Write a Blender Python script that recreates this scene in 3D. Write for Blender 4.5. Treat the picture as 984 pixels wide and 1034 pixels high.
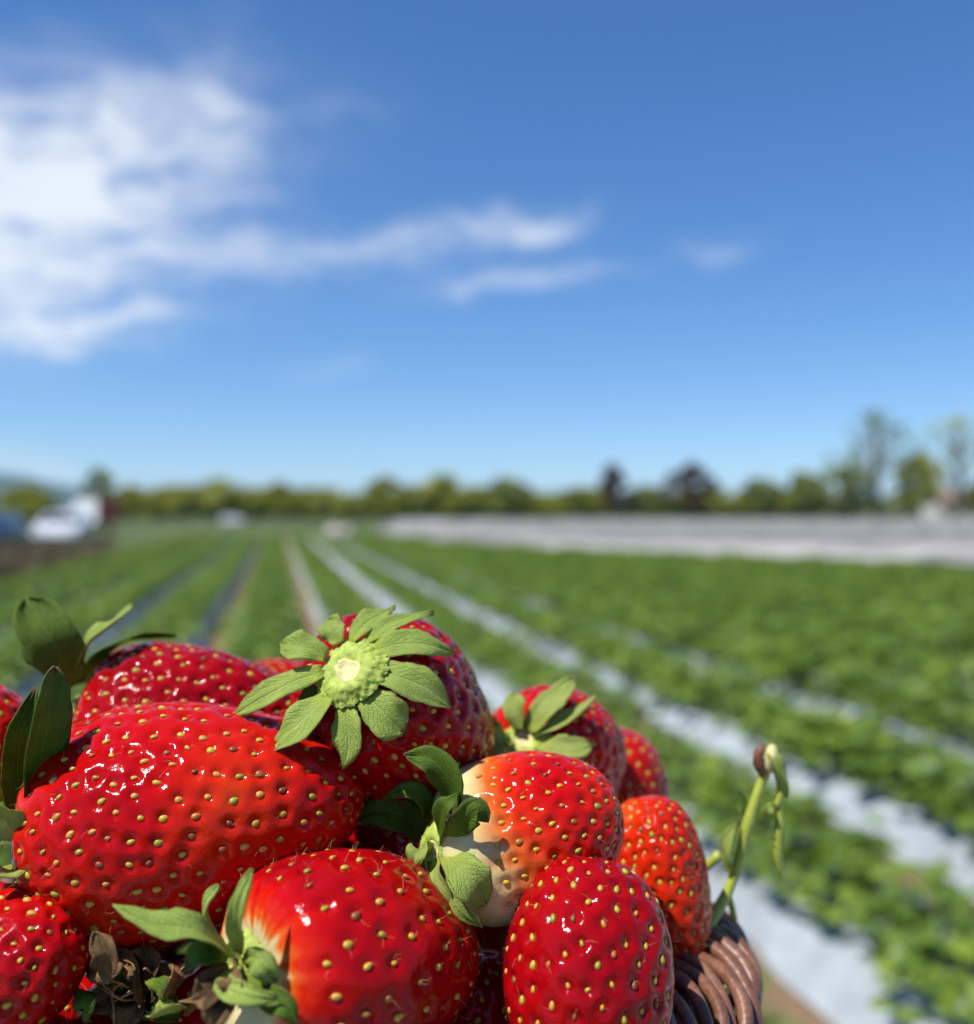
import bpy, bmesh, math, random
import numpy as np
from mathutils import Vector, Matrix, Quaternion
R = math.radians
rng = np.random.default_rng(7); random.seed(7)
for o in list(bpy.data.objects): bpy.data.objects.remove(o)
scene = bpy.context.scene
COL = scene.collection

# ------------------------------------------------------------------ camera
H = 1.45                       # eye height above the furrows
F = 984.0                      # focal length in photograph pixels
camd = bpy.data.cameras.new('camera'); cam = bpy.data.objects.new('camera', camd)
COL.objects.link(cam); scene.camera = cam
cam.location = (0, 0, H); cam.rotation_euler = (R(90), 0, 0)
camd.sensor_fit = 'HORIZONTAL'; camd.sensor_width = 36; camd.lens = 36
camd.clip_start = 0.01; camd.clip_end = 30000
camd.dof.use_dof = True; camd.dof.focus_distance = 0.160; camd.dof.aperture_fstop = 11.0

# ------------------------------------------------------------------ sky and sun
SUN = Vector((-0.43, -0.27, 0.86)).normalized()
sun_el = math.asin(SUN.z); sun_az = math.atan2(SUN.x, SUN.y)
world = bpy.data.worlds.new('World'); scene.world = world; world.use_nodes = True
wt = world.node_tree; wt.nodes.clear()
def N(t, kind, **kw):
    n = t.nodes.new(kind)
    for k, v in kw.items():
        if k.startswith('i_'):
            key = k[2:]; key = int(key) if key.isdigit() else key.replace('_', ' ')
            n.inputs[key].default_value = v
        else: setattr(n, k, v)
    return n
def M(t, op, a, b=None, c=None, clamp=False):
    n = t.nodes.new('ShaderNodeMath'); n.operation = op; n.use_clamp = clamp
    for i, v in enumerate((a, b, c)):
        if v is None: continue
        if isinstance(v, (int, float)): n.inputs[i].default_value = v
        else: t.links.new(v, n.inputs[i])
    return n.outputs[0]
def SM(t, v, lo, hi):
    n = t.nodes.new('ShaderNodeMapRange'); n.interpolation_type = 'SMOOTHSTEP'
    n.inputs['From Min'].default_value = lo; n.inputs['From Max'].default_value = hi
    t.links.new(v, n.inputs['Value']); return n.outputs[0]
sky = N(wt, 'ShaderNodeTexSky', sky_type='NISHITA', sun_disc=False, sun_elevation=sun_el, sun_rotation=sun_az,
        altitude=0.0, air_density=1.0, dust_density=0.0, ozone_density=6.0)
skytint = N(wt, 'ShaderNodeHueSaturation', i_Hue=0.506, i_Saturation=1.2, i_Value=1.0)
wt.links.new(sky.outputs[0], skytint.inputs['Color'])
stc = N(wt, 'ShaderNodeTexCoord'); sse = N(wt, 'ShaderNodeSeparateXYZ'); wt.links.new(stc.outputs['Generated'], sse.inputs[0]); sco = N(wt, 'ShaderNodeCombineXYZ')
wt.links.new(sse.outputs[0], sco.inputs[0]); wt.links.new(sse.outputs[1], sco.inputs[1]); wt.links.new(M(wt, 'ADD', M(wt, 'MULTIPLY', M(wt, 'MAXIMUM', sse.outputs[2], 0.0), 0.97), 0.028), sco.inputs[2])
snm = N(wt, 'ShaderNodeVectorMath', operation='NORMALIZE'); wt.links.new(sco.outputs[0], snm.inputs[0]); wt.links.new(snm.outputs[0], sky.inputs['Vector'])
bg_sky = N(wt, 'ShaderNodeBackground', i_Strength=0.112)
wt.links.new(skytint.outputs[0], bg_sky.inputs['Color'])
bg_cl = N(wt, 'ShaderNodeBackground', i_Strength=1.0); bg_cl.inputs['Color'].default_value = (0.70, 0.75, 0.81, 1)
tc = N(wt, 'ShaderNodeTexCoord'); sep = N(wt, 'ShaderNodeSeparateXYZ'); wt.links.new(tc.outputs['Generated'], sep.inputs[0])
az = M(wt, 'ARCTAN2', sep.outputs[0], sep.outputs[1]); el = M(wt, 'ARCSINE', sep.outputs[2])
comb = N(wt, 'ShaderNodeCombineXYZ'); wt.links.new(az, comb.inputs[0]); wt.links.new(el, comb.inputs[1])
# domain warp so that the cloud edges are torn
warp = N(wt, 'ShaderNodeTexNoise', i_Scale=8.0, i_Detail=7.0, i_Roughness=0.6); wt.links.new(comb.outputs[0], warp.inputs['Vector'])
wsub = N(wt, 'ShaderNodeVectorMath', operation='SUBTRACT'); wsub.inputs[1].default_value = (0.5, 0.5, 0.5); wt.links.new(warp.outputs['Color'], wsub.inputs[0])
wmul = N(wt, 'ShaderNodeVectorMath', operation='MULTIPLY'); wmul.inputs[1].default_value = (0.22, 0.085, 0); wt.links.new(wsub.outputs[0], wmul.inputs[0])
wadd = N(wt, 'ShaderNodeVectorMath', operation='ADD'); wt.links.new(comb.outputs[0], wadd.inputs[0]); wt.links.new(wmul.outputs[0], wadd.inputs[1])
wsep = N(wt, 'ShaderNodeSeparateXYZ'); wt.links.new(wadd.outputs[0], wsep.inputs[0])
def cloud(px, py, rx, ry, tilt, amp):
    a = math.atan((px-492)/F); e = math.atan((517-py)/F*math.cos(a))
    ca, sa = math.cos(R(tilt)), math.sin(R(tilt))
    dx = M(wt, 'SUBTRACT', wsep.outputs[0], a); dy = M(wt, 'SUBTRACT', wsep.outputs[1], e)
    u = M(wt, 'ADD', M(wt, 'MULTIPLY', dx, ca*F/rx), M(wt, 'MULTIPLY', dy, sa*F/rx))
    v = M(wt, 'ADD', M(wt, 'MULTIPLY', dx, -sa*F/ry), M(wt, 'MULTIPLY', dy, ca*F/ry))
    q = M(wt, 'ADD', M(wt, 'MULTIPLY', u, u), M(wt, 'MULTIPLY', v, v))
    return M(wt, 'MULTIPLY', M(wt, 'EXPONENT', M(wt, 'MULTIPLY', q, -1.0)), amp)
parts = [cloud(20, 225, 185, 85, 12, 0.92), cloud(60, 140, 190, 60, 10, 0.50), cloud(215, 80, 70, 40, 40, 0.34), cloud(20, 300, 150, 30, 0, 0.28),
         cloud(330, 256, 150, 20, 3, 0.46), cloud(470, 230, 100, 15, 9, 0.46), cloud(550, 232, 50, 14, 3, 0.5), cloud(525, 281, 115, 10, 7, 0.50),
         cloud(110, 322, 100, 11, 3, 0.5), cloud(70, 345, 70, 10, 0, 0.4), cloud(728, 247, 36, 12, 0, 0.28), cloud(330, 375, 45, 9, 4, 0.22),
         cloud(345, 105, 50, 12, 10, 0.12), cloud(40, 472, 60, 14, 0, 0.4), cloud(-250, 150, 160, 60, 10, 0.9), cloud(-420, 330, 200, 30, 4, 0.7)]
tot = parts[0]
for p in parts[1:]: tot = M(wt, 'ADD', tot, p)
# the same kind of wisps all round, outside the field of view too
nz2 = N(wt, 'ShaderNodeTexNoise', i_Scale=1.6, i_Detail=4.0, i_Roughness=0.5)
sc = N(wt, 'ShaderNodeVectorMath', operation='MULTIPLY'); sc.inputs[1].default_value = (1.0, 3.2, 1); wt.links.new(wadd.outputs[0], sc.inputs[0]); wt.links.new(sc.outputs[0], nz2.inputs['Vector'])
side = SM(wt, M(wt, 'ABSOLUTE', az), 0.62, 1.0)
gen = M(wt, 'MULTIPLY', M(wt, 'MULTIPLY', SM(wt, nz2.outputs[0], 0.52, 0.75), side), 0.8)
tot = M(wt, 'ADD', tot, gen)
fine = N(wt, 'ShaderNodeTexNoise', i_Scale=13.0, i_Detail=8.0, i_Roughness=0.62)
sc2 = N(wt, 'ShaderNodeVectorMath', operation='MULTIPLY'); sc2.inputs[1].default_value = (0.8, 2.2, 1); wt.links.new(wadd.outputs[0], sc2.inputs[0]); wt.links.new(sc2.outputs[0], fine.inputs['Vector'])
mask = M(wt, 'MULTIPLY', tot, M(wt, 'ADD', M(wt, 'MULTIPLY', fine.outputs[0], 3.0), -0.58))
mask = M(wt, 'MULTIPLY', SM(wt, mask, -0.08, 1.3), 0.93)
wmix = N(wt, 'ShaderNodeMixShader'); wt.links.new(mask, wmix.inputs[0]); wt.links.new(bg_sky.outputs[0], wmix.inputs[1]); wt.links.new(bg_cl.outputs[0], wmix.inputs[2])
wout = N(wt, 'ShaderNodeOutputWorld'); wt.links.new(wmix.outputs[0], wout.inputs[0])
sd = bpy.data.lights.new('sun', 'SUN'); sd.energy = 4.8; sd.angle = R(0.53); sd.color = (1.0, 0.955, 0.89)
so = bpy.data.objects.new('sun', sd); COL.objects.link(so); so.rotation_euler = (-SUN).to_track_quat('-Z', 'Y').to_euler(); so.location = (-5, -3, 12)
vs = scene.view_settings; vs.view_transform = 'Standard'; vs.look = 'None'; vs.gamma = 1.0; vs.exposure = 0.36; vs.use_curve_mapping = False

# ------------------------------------------------------------------ helpers
def W(px, py, Y): return Vector(((px-492)*Y/F, Y, H-(py-517)*Y/F))
def G(px, py):
    Y = F*H/(py-517); return Vector(((px-492)*Y/F, Y, 0.0))
def tag(o, label=None, cat=None, group=None, kind=None):
    if label: o['label'] = label
    if cat: o['category'] = cat
    if group: o['group'] = group
    if kind: o['kind'] = kind
    return o
def empty(name, loc, label=None, cat=None, group=None):
    o = bpy.data.objects.new(name, None); COL.objects.link(o); o.location = loc; o.empty_display_size = 0.02
    return tag(o, label, cat, group)
def link(name, me, mat=None, parent=None, smooth=True):
    o = bpy.data.objects.new(name, me); COL.objects.link(o)
    if mat is not None and not me.materials: me.materials.append(mat)
    if parent is not None: o.parent = parent
    if smooth and len(me.polygons): me.polygons.foreach_set('use_smooth', np.ones(len(me.polygons), bool))
    return o
def mesh_np(name, V, Fc):
    """V (n,3) array, Fc (m,k) int array or list of lists"""
    me = bpy.data.meshes.new(name)
    V = np.asarray(V, np.float32)
    if isinstance(Fc, np.ndarray):
        m, k = Fc.shape
        me.vertices.add(len(V)); me.vertices.foreach_set('co', V.ravel())
        me.loops.add(m*k); me.loops.foreach_set('vertex_index', Fc.ravel().astype(np.int32))
        me.polygons.add(m); me.polygons.foreach_set('loop_start', np.arange(0, m*k, k, dtype=np.int32))
        me.polygons.foreach_set('loop_total', np.full(m, k, np.int32))
        me.update(calc_edges=True); me.validate()
    else:
        me.from_pydata(V.tolist(), [], Fc)
    return me
def grid_faces(nu, nv, wrap=False, off=0):
    i, j = np.meshgrid(np.arange(nu-1), np.arange(nv if wrap else nv-1), indexing='ij'); j2 = (j+1) % nv
    return (np.stack([i*nv+j, i*nv+j2, (i+1)*nv+j2, (i+1)*nv+j], -1).reshape(-1, 4)+off)
class MB:
    def __init__(s): s.v = []; s.f = []; s.m = []
    def add(s, V, Fs, mi=0):
        b = len(s.v); s.v += [tuple(map(float, p)) for p in V]; s.f += [[int(i)+b for i in f] for f in Fs]; s.m += [mi]*len(Fs)
    def box(s, c, d, mi=0, rz=0):
        c = Vector(c); q = Matrix.Rotation(rz, 3, 'Z')
        V = [c+q @ Vector((x*d[0]/2, y*d[1]/2, z*d[2]/2)) for x in (-1, 1) for y in (-1, 1) for z in (-1, 1)]
        s.add(V, [(0, 1, 3, 2), (4, 6, 7, 5), (0, 4, 5, 1), (2, 3, 7, 6), (0, 2, 6, 4), (1, 5, 7, 3)], mi)
    def tube(s, P, rad, n=8, mi=0, cap=True, closed=False):
        P = [Vector(p) for p in P]; m = len(P); rad = rad if hasattr(rad, '__len__') else [rad]*m
        V = []; up = None
        for k in range(m):
            if closed: t = P[(k+1) % m]-P[k-1]
            else: t = P[min(k+1, m-1)]-P[max(k-1, 0)]
            t = t.normalized()
            if up is None: up = Vector((0, 0, 1)) if abs(t.z) < .9 else Vector((1, 0, 0))
            a = (up-t*up.dot(t)).normalized(); up = a; b = t.cross(a)
            for i in range(n):
                an = 2*math.pi*i/n; V.append(P[k]+(a*math.cos(an)+b*math.sin(an))*rad[k])
        Fs = []
        for k in range(m if closed else m-1):
            for i in range(n):
                k2 = (k+1) % m
                Fs.append((k*n+i, k*n+(i+1) % n, k2*n+(i+1) % n, k2*n+i))
        if cap and not closed: Fs += [tuple(range(n))[::-1], tuple(range((m-1)*n, m*n))]
        s.add(V, Fs, mi)
    def build(s, name, mats, parent=None, smooth=False, loc=None):
        me = bpy.data.meshes.new(name)
        off = Vector(loc) if loc is not None else Vector((0, 0, 0))
        me.from_pydata([tuple(Vector(p)-off) for p in s.v], [], s.f)
        mats = mats if isinstance(mats, (list, tuple)) else [mats]
        for mm in mats: me.materials.append(mm)
        if len(mats) > 1: me.polygons.foreach_set('material_index', s.m)
        bm = bmesh.new(); bm.from_mesh(me); bmesh.ops.recalc_face_normals(bm, faces=bm.faces); bm.to_mesh(me); bm.free()
        o = link(name, me, None, parent, smooth)
        if loc is not None: o.location = off
        return o
def tube_mesh(P, rad, n=10):
    b = MB(); b.tube(P, rad, n); return b
def bez(P, n):
    """smooth Catmull-Rom line through the points"""
    P = [Vector(p) for p in P]; Q = [P[0]*2-P[1]]+P+[P[-1]*2-P[-2]]; out = []
    segs = len(P)-1
    for k in range(n):
        x = k/(n-1)*segs; i = min(int(x), segs-1); t = x-i
        p0, p1, p2, p3 = Q[i], Q[i+1], Q[i+2], Q[i+3]
        out.append(0.5*((2*p1)+(p2-p0)*t+(2*p0-5*p1+4*p2-p3)*t*t+(3*p1-p0-3*p2+p3)*t**3))
    return out

# ------------------------------------------------------------------ materials
def mat(name):
    m = bpy.data.materials.new(name); m.use_nodes = True; t = m.node_tree
    return m, t, t.nodes['Principled BSDF'], t.nodes['Material Output']
def noise(t, scale, detail=4, rough=.55, vec=None, coord='Object'):
    n = N(t, 'ShaderNodeTexNoise', i_Scale=scale, i_Detail=detail, i_Roughness=rough)
    if vec is None:
        c = N(t, 'ShaderNodeTexCoord'); vec = c.outputs[coord]
    t.links.new(vec, n.inputs['Vector']); return n.outputs[0]
def ramp(t, fac, stops):
    r = N(t, 'ShaderNodeValToRGB'); e = r.color_ramp.elements
    while len(e) < len(stops): e.new(0.5)
    for k, (p, c) in enumerate(stops): e[k].position = p; e[k].color = (*c, 1)
    t.links.new(fac, r.inputs[0]); return r.outputs[0]
def bump(t, p, h, strength, dist):
    b = N(t, 'ShaderNodeBump', i_Strength=strength, i_Distance=dist); t.links.new(h, b.inputs['Height']); t.links.new(b.outputs[0], p.inputs['Normal']); return b
def simple(name, col, rough=.6, var=.15, nscale=30, metal=0, bscale=None, bdist=.002, coat=0):
    m, t, p, o = mat(name)
    f = noise(t, nscale, 5)
    c0 = [max(0, x*(1-var)) for x in col]; c1 = [min(1, x*(1+var)) for x in col]
    t.links.new(ramp(t, f, [(.3, c0), (.7, c1)]), p.inputs['Base Color'])
    p.inputs['Roughness'].default_value = rough; p.inputs['Metallic'].default_value = metal; p.inputs['Coat Weight'].default_value = coat
    if bscale: bump(t, p, noise(t, bscale, 4), .5, bdist)
    return m

# strawberry skin: colour follows the ripeness stored on the mesh
m_skin, t, p, o = mat('strawberry_skin')
at = N(t, 'ShaderNodeAttribute', attribute_name='ripe')
nf = noise(t, 260, 4); nb = noise(t, 55, 3)
fac = M(t, 'ADD', at.outputs['Fac'], M(t, 'MULTIPLY', M(t, 'SUBTRACT', nb, .5), .17))
fac = M(t, 'ADD', fac, M(t, 'MULTIPLY', M(t, 'SUBTRACT', nf, .5), .10), clamp=True)
colr = ramp(t, fac, [(0.0, (.60, .56, .27)), (.07, (.62, .52, .27)), (.14, (.60, .40, .17)), (.26, (.60, .11, .015)), (.42, (.56, .020, .003)), (.66, (.44, .003, .003)), (1.0, (.25, .001, .004))])
t.links.new(colr, p.inputs['Base Color'])
p.inputs['Roughness'].default_value = .20; p.inputs['IOR'].default_value = 1.38; p.inputs['Specular IOR Level'].default_value = .28
p.inputs['Subsurface Weight'].default_value = .28; p.inputs['Subsurface Radius'].default_value = (1.0, .12, .08); p.inputs['Subsurface Scale'].default_value = .0020
rr = M(t, 'ADD', M(t, 'MULTIPLY', noise(t, 420, 3), .20), M(t, 'MULTIPLY', SM(t, noise(t, 70, 4), .52, .72), .12)); t.links.new(rr, p.inputs['Roughness'])
hh = M(t, 'ADD', noise(t, 900, 3), M(t, 'MULTIPLY', noise(t, 350, 2), 1.2)); bump(t, p, hh, .5, .00024)
# seeds
m_seed, t, p, o = mat('strawberry_seed')
oi = N(t, 'ShaderNodeObjectInfo')
t.links.new(ramp(t, oi.outputs['Random'], [(0, (.24, .26, .02)), (.2, (.42, .34, .03)), (.45, (.56, .34, .025)), (.7, (.58, .30, .05)), (.84, (.44, .15, .02)), (1, (.18, .045, .015))]), p.inputs['Base Color'])
p.inputs['Roughness'].default_value = .38; p.inputs['Subsurface Weight'].default_value = .1; p.inputs['Subsurface Scale'].default_value = .0005
# sepals: veins from the leaf's own uv
def leafmat(name, lo, hi, vein, trans=.25, rough=.55, uvveins=True, bstr=.5, basey=.85):
    m, t, p, o = mat(name)
    f = noise(t, 300, 5)
    col = ramp(t, f, [(.3, lo), (.7, hi)])
    if uvveins:
        uv = N(t, 'ShaderNodeUVMap'); s = N(t, 'ShaderNodeSeparateXYZ'); t.links.new(uv.outputs[0], s.inputs[0])
        d = M(t, 'ABSOLUTE', M(t, 'SUBTRACT', s.outputs[1], .5))
        mid = M(t, 'SUBTRACT', 1.0, SM(t, d, 0.0, .05))
        vv = M(t, 'SUBTRACT', M(t, 'MULTIPLY', s.outputs[0], 8.0), M(t, 'MULTIPLY', d, 7.0))
        vv = M(t, 'ADD', vv, M(t, 'MULTIPLY', noise(t, 420, 2), 1.5))
        w = M(t, 'ABSOLUTE', M(t, 'SUBTRACT', M(t, 'FRACT', vv), .5))
        sv = M(t, 'MULTIPLY', M(t, 'SUBTRACT', 1.0, SM(t, w, 0.0, .16)), .6)
        vm = M(t, 'MAXIMUM', mid, sv)
        mx = N(t, 'ShaderNodeMix', data_type='RGBA'); t.links.new(M(t, 'MULTIPLY', vm, .40), mx.inputs[0]); t.links.new(col, mx.inputs[6]); mx.inputs[7].default_value = (*vein, 1); col = mx.outputs[2]
        bs = N(t, 'ShaderNodeMix', data_type='RGBA'); t.links.new(M(t, 'MULTIPLY', M(t, 'SUBTRACT', 1.0, SM(t, s.outputs[0], .02, .32)), basey), bs.inputs[0]); t.links.new(col, bs.inputs[6]); bs.inputs[7].default_value = (.42, .50, .07, 1); col = bs.outputs[2]
        ed = M(t, 'ADD', SM(t, s.outputs[0], .90, 1.0), SM(t, d, .44, .5)); br = N(t, 'ShaderNodeMix', data_type='RGBA'); t.links.new(M(t, 'MULTIPLY', ed, M(t, 'MULTIPLY', SM(t, noise(t, 250, 2), .48, .62), .75), clamp=True), br.inputs[0]); t.links.new(col, br.inputs[6]); br.inputs[7].default_value = (.24, .15, .06, 1); col = br.outputs[2]
        hgt = M(t, 'ADD', M(t, 'MULTIPLY', vm, -1.0), M(t, 'MULTIPLY', noise(t, 1500, 3), .5))
        vo = N(t, 'ShaderNodeTexVoronoi', feature='DISTANCE_TO_EDGE', i_Scale=2100.0); vc = N(t, 'ShaderNodeTexCoord'); t.links.new(vc.outputs['Object'], vo.inputs['Vector']); hgt = M(t, 'ADD', hgt, M(t, 'MULTIPLY', SM(t, vo.outputs['Distance'], 0.0, .18), .4))
        bump(t, p, hgt, bstr, .0003)
    t.links.new(col, p.inputs['Base Color']); p.inputs['Roughness'].default_value = rough; p.inputs['Specular IOR Level'].default_value = .22
    tr = N(t, 'ShaderNodeBsdfTranslucent'); t.links.new(col, tr.inputs[0])
    ms = N(t, 'ShaderNodeMixShader', i_0=trans); t.links.new(p.outputs[0], ms.inputs[1]); t.links.new(tr.outputs[0], ms.inputs[2]); t.links.new(ms.outputs[0], o.inputs['Surface'])
    return m
m_sepal = leafmat('sepal_pale', (.26, .36, .06), (.38, .48, .10), (.48, .56, .18), bstr=.7)
m_sepal_d = leafmat('sepal_shade_dark', (.065, .125, .010), (.12, .20, .018), (.20, .27, .045), trans=.34, basey=.4)  # darker copy of the sepal green, with shade put into its colour
m_sepal_y = leafmat('sepal_yellowish', (.29, .37, .07), (.41, .48, .12), (.50, .55, .22), trans=.34)
m_dry = leafmat('dried_leaf', (.025, .012, .006), (.26, .15, .06), (.22, .13, .06), trans=.1, rough=.8, basey=0)
m_disc = simple('calyx_disc', (.33, .41, .06), .7, .35, 700, bscale=900, bdist=.0006)
m_scar = simple('stem_scar', (.58, .52, .22), .7, .25, 500, bscale=900, bdist=.0004)
m_stem = simple('green_stem', (.33, .38, .055), .45, .25, 200, bscale=700, bdist=.0002)
m_bud = simple('dry_bud', (.20, .07, .035), .6, .4, 300, bscale=800, bdist=.0003)
m_wick, t, p, o = mat('wicker')
wtc = N(t, 'ShaderNodeTexCoord'); wn = M(t, 'ADD', M(t, 'MULTIPLY', noise(t, 120, 5), .6), M(t, 'MULTIPLY', noise(t, 900, 3), .4)); t.links.new(ramp(t, wn, [(.25, (.06, .024, .014)), (.5, (.18, .075, .044)), (.75, (.32, .16, .10))]), p.inputs['Base Color'])
p.inputs['Roughness'].default_value = .38; p.inputs['Specular IOR Level'].default_value = .4
stm = N(t, 'ShaderNodeTexCoord'); bump(t, p, noise(t, 400, 5), .5, .0005)

# ------------------------------------------------------------------ the field
TH = math.atan((492-281)/F)                    # rows run this far to the left of the view
DV = Vector((-math.sin(TH), math.cos(TH), 0)); NV = Vector((math.cos(TH), math.sin(TH), 0))
def UV(u, s, z=0): return NV*u+DV*s+Vector((0, 0, z))
PITCH = 1.02; U0 = 1.38                         # a furrow's centre lies at U0 + k * PITCH
def smax(u): return float(np.interp(u, [-20, 5.6, 6.7, 8.9, 12.6, 14.9, 22], [50, 50, 39.5, 30.8, 24.2, 18.7, 8]))
# ground sheet to the horizon
m_ground, t, p, o = mat('grassland')
cg = N(t, 'ShaderNodeTexCoord')
g1 = noise(t, .06, 6, .6, cg.outputs['Object']); g2 = noise(t, 1.6, 6, .65, cg.outputs['Object'])
gm = M(t, 'ADD', M(t, 'MULTIPLY', g1, .6), M(t, 'MULTIPLY', g2, .4))
t.links.new(ramp(t, gm, [(.36, (.10, .075, .030)), (.46, (.075, .095, .017)), (.60, (.045, .095, .010))]), p.inputs['Base Color']); p.inputs['Roughness'].default_value = .95
bump(t, p, g2, .8, .05)
me = mesh_np('ground', [(-7100, -7100, -.02), (7100, -7100, -.02), (7100, 7100, -.02), (-7100, 7100, -.02)], np.array([[0, 1, 2, 3]]))
tag(link('ground', me, m_ground, smooth=False), kind='structure')
# soil of the field
m_soil, t, p, o = mat('furrow_soil')
s1 = noise(t, 3.0, 8, .65); s2 = noise(t, 28, 6, .7); s3 = noise(t, 1.1, 4)
sc_ = ramp(t, s2, [(.25, (.17, .105, .055)), (.55, (.29, .19, .10)), (.8, (.38, .27, .16))])
mx = N(t, 'ShaderNodeMix', data_type='RGBA'); t.links.new(SM(t, M(t, 'ADD', M(t, 'MULTIPLY', s1, .5), M(t, 'MULTIPLY', s3, .5)), .52, .60), mx.inputs[0]); t.links.new(sc_, mx.inputs[6]); mx.inputs[7].default_value = (.10, .16, .03, 1)
t.links.new(mx.outputs[2], p.inputs['Base Color']); p.inputs['Roughness'].default_value = .95
bump(t, p, M(t, 'ADD', s2, s1), .9, .03)
poly = [UV(-4.8, -4), UV(22, -4), UV(22, 8), UV(14.9, 18.9), UV(12.6, 24.4), UV(8.9, 31), UV(6.7, 39.8), UV(5.6, 50.5), UV(-4.8, 50.5)]
me = mesh_np('field_soil', [tuple(v) for v in poly], [list(range(len(poly)))])
tag(link('field_soil', me, m_soil, smooth=False), kind='structure')
# plastic mulch over each bed
m_mulch, t, p, o = mat('plastic_mulch')
a1 = noise(t, 2.2, 6, .6); a2 = noise(t, 14, 5, .6)
cc = ramp(t, M(t, 'ADD', M(t, 'MULTIPLY', a1, .6), M(t, 'MULTIPLY', a2, .4)), [(.30, (.20, .18, .15)), (.42, (.28, .315, .335)), (.6, (.37, .42, .445))])
t.links.new(cc, p.inputs['Base Color']); p.inputs['Roughness'].default_value = .55
bump(t, p, M(t, 'ADD', a2, M(t, 'MULTIPLY', noise(t, 5, 4), 2.0)), .6, .02)
BEDH = .13
prof = [(-.375, .006), (-.34, .02), (-.29, BEDH*.75), (-.25, BEDH*.95), (0, BEDH), (.25, BEDH*.95), (.29, BEDH*.75), (.34, .02), (.375, .006)]
beds = []
for k in range(-8, 26):
    uc = U0+PITCH*(k+.5); s1_ = smax(uc)
    if uc < -5.2 or s1_ < 6: continue
    beds.append((uc, s1_))
    ns = int((s1_+3)/.22); S = np.linspace(-3, s1_, ns); pr = np.array(prof)
    Vv = np.zeros((ns, len(prof), 3)); wob = rng.normal(0, 1, (ns, len(prof)))
    ww = .02*np.sin(S*1.3+uc*5)+.015*np.sin(S*.41+uc)
    for j, (a, z) in enumerate(prof):
        uu = uc+a*(1+.04*np.sin(S*2.1+j+uc*3))+ww+.008*wob[:, j]
        zz = np.maximum(z+.012*np.sin(S*3.1+j*1.7+uc)*(z > .03)+.006*wob[:, j], .004)
        Vv[:, j, 0] = NV.x*uu+DV.x*S; Vv[:, j, 1] = NV.y*uu+DV.y*S; Vv[:, j, 2] = zz
    me = mesh_np('mulch_sheet', Vv.reshape(-1, 3), grid_faces(ns, len(prof))[:, ::-1])
    tag(link('mulch_sheet', me, m_mulch), kind='structure')
# strawberry plants
m_plant, t, p, o = mat('plant_leaf')
oi = N(t, 'ShaderNodeObjectInfo'); at = N(t, 'ShaderNodeAttribute', attribute_name='tone')
ff = M(t, 'ADD', M(t, 'MULTIPLY', at.outputs['Fac'], .62), M(t, 'MULTIPLY', oi.outputs['Random'], .38))
col = ramp(t, ff, [(0.0, (.062, .115, .012)), (.5, (.140, .228, .020)), (.85, (.24, .335, .034)), (1, (.36, .40, .06))])
t.links.new(col, p.inputs['Base Color']); p.inputs['Roughness'].default_value = .42
tr = N(t, 'ShaderNodeBsdfTranslucent'); t.links.new(col, tr.inputs[0]); ms = N(t, 'ShaderNodeMixShader', i_0=.28)
t.links.new(p.outputs[0], ms.inputs[1]); t.links.new(tr.outputs[0], ms.inputs[2]); t.links.new(ms.outputs[0], o.inputs['Surface'])
def plant_mesh(seed):
    r = np.random.default_rng(seed); V = []; Fq = []; tone = []
    def leaflet(base, d, up, L, Wd, tn):
        side = d.cross(up).normalized(); nrm = side.cross(d).normalized(); b = len(V)
        pts = [(0, 0, 0), (.28, -.36, .06), (.28, .36, .06), (.62, -.5, .05), (.62, .5, .05), (.9, -.3, -.02), (.9, .3, -.02), (1, 0, -.08), (.35, 0, -.02), (.7, 0, -.03)]
        for a, c, z in pts: V.append(base+d*(a*L)+side*(c*Wd)+nrm*(z*L)); tone.append(tn)
        for f in ((0, 1, 8), (0, 8, 2), (1, 3, 9, 8), (8, 9, 4, 2), (3, 5, 9), (9, 6, 4), (5, 7, 9), (9, 7, 6)): Fq.append([b+i for i in f])
    for k in range(30):
        an = r.uniform(0, 2*math.pi); rad = .23*math.sqrt(r.uniform(.0, 1)); hgt = (.21-.09*(rad/.23)**2)*r.uniform(.55, 1.1)
        tip = Vector((math.cos(an)*rad, math.sin(an)*rad, hgt)); root = Vector((math.cos(an)*.02, math.sin(an)*.02, 0))
        out = Vector((math.cos(an), math.sin(an), 0)); tn = float(np.clip(r.normal(.5, .22), 0, 1))
        b = len(V); mid = (root+tip)/2+Vector((0, 0, .03)); sd_ = Vector((-out.y, out.x, 0))*.002
        for q in (root, mid, tip): V.extend([q-sd_, q+sd_]); tone.extend([.6, .6])
        Fq.append([b, b+1, b+3, b+2]); Fq.append([b+2, b+3, b+5, b+4])
        tilt = r.uniform(-.5, .3); up = Vector((r.normal(0, .3), r.normal(0, .3), 1)).normalized(); s_ = r.uniform(.055, .085)
        for a in (-1.25, 0, 1.25):
            d = Vector((math.cos(an+a), math.sin(an+a), tilt)).normalized(); leaflet(tip, d, up, s_*(1.1 if a == 0 else 1), s_*.85, tn)
    me = bpy.data.meshes.new('strawberry_plant'); me.from_pydata([tuple(v) for v in V], [], Fq); me.materials.append(m_plant)
    a = me.attributes.new('tone', 'FLOAT', 'POINT'); a.data.foreach_set('value', np.array(tone, np.float32)); return me
pm = [plant_mesh(100+i) for i in range(6)]
spots = []
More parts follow.
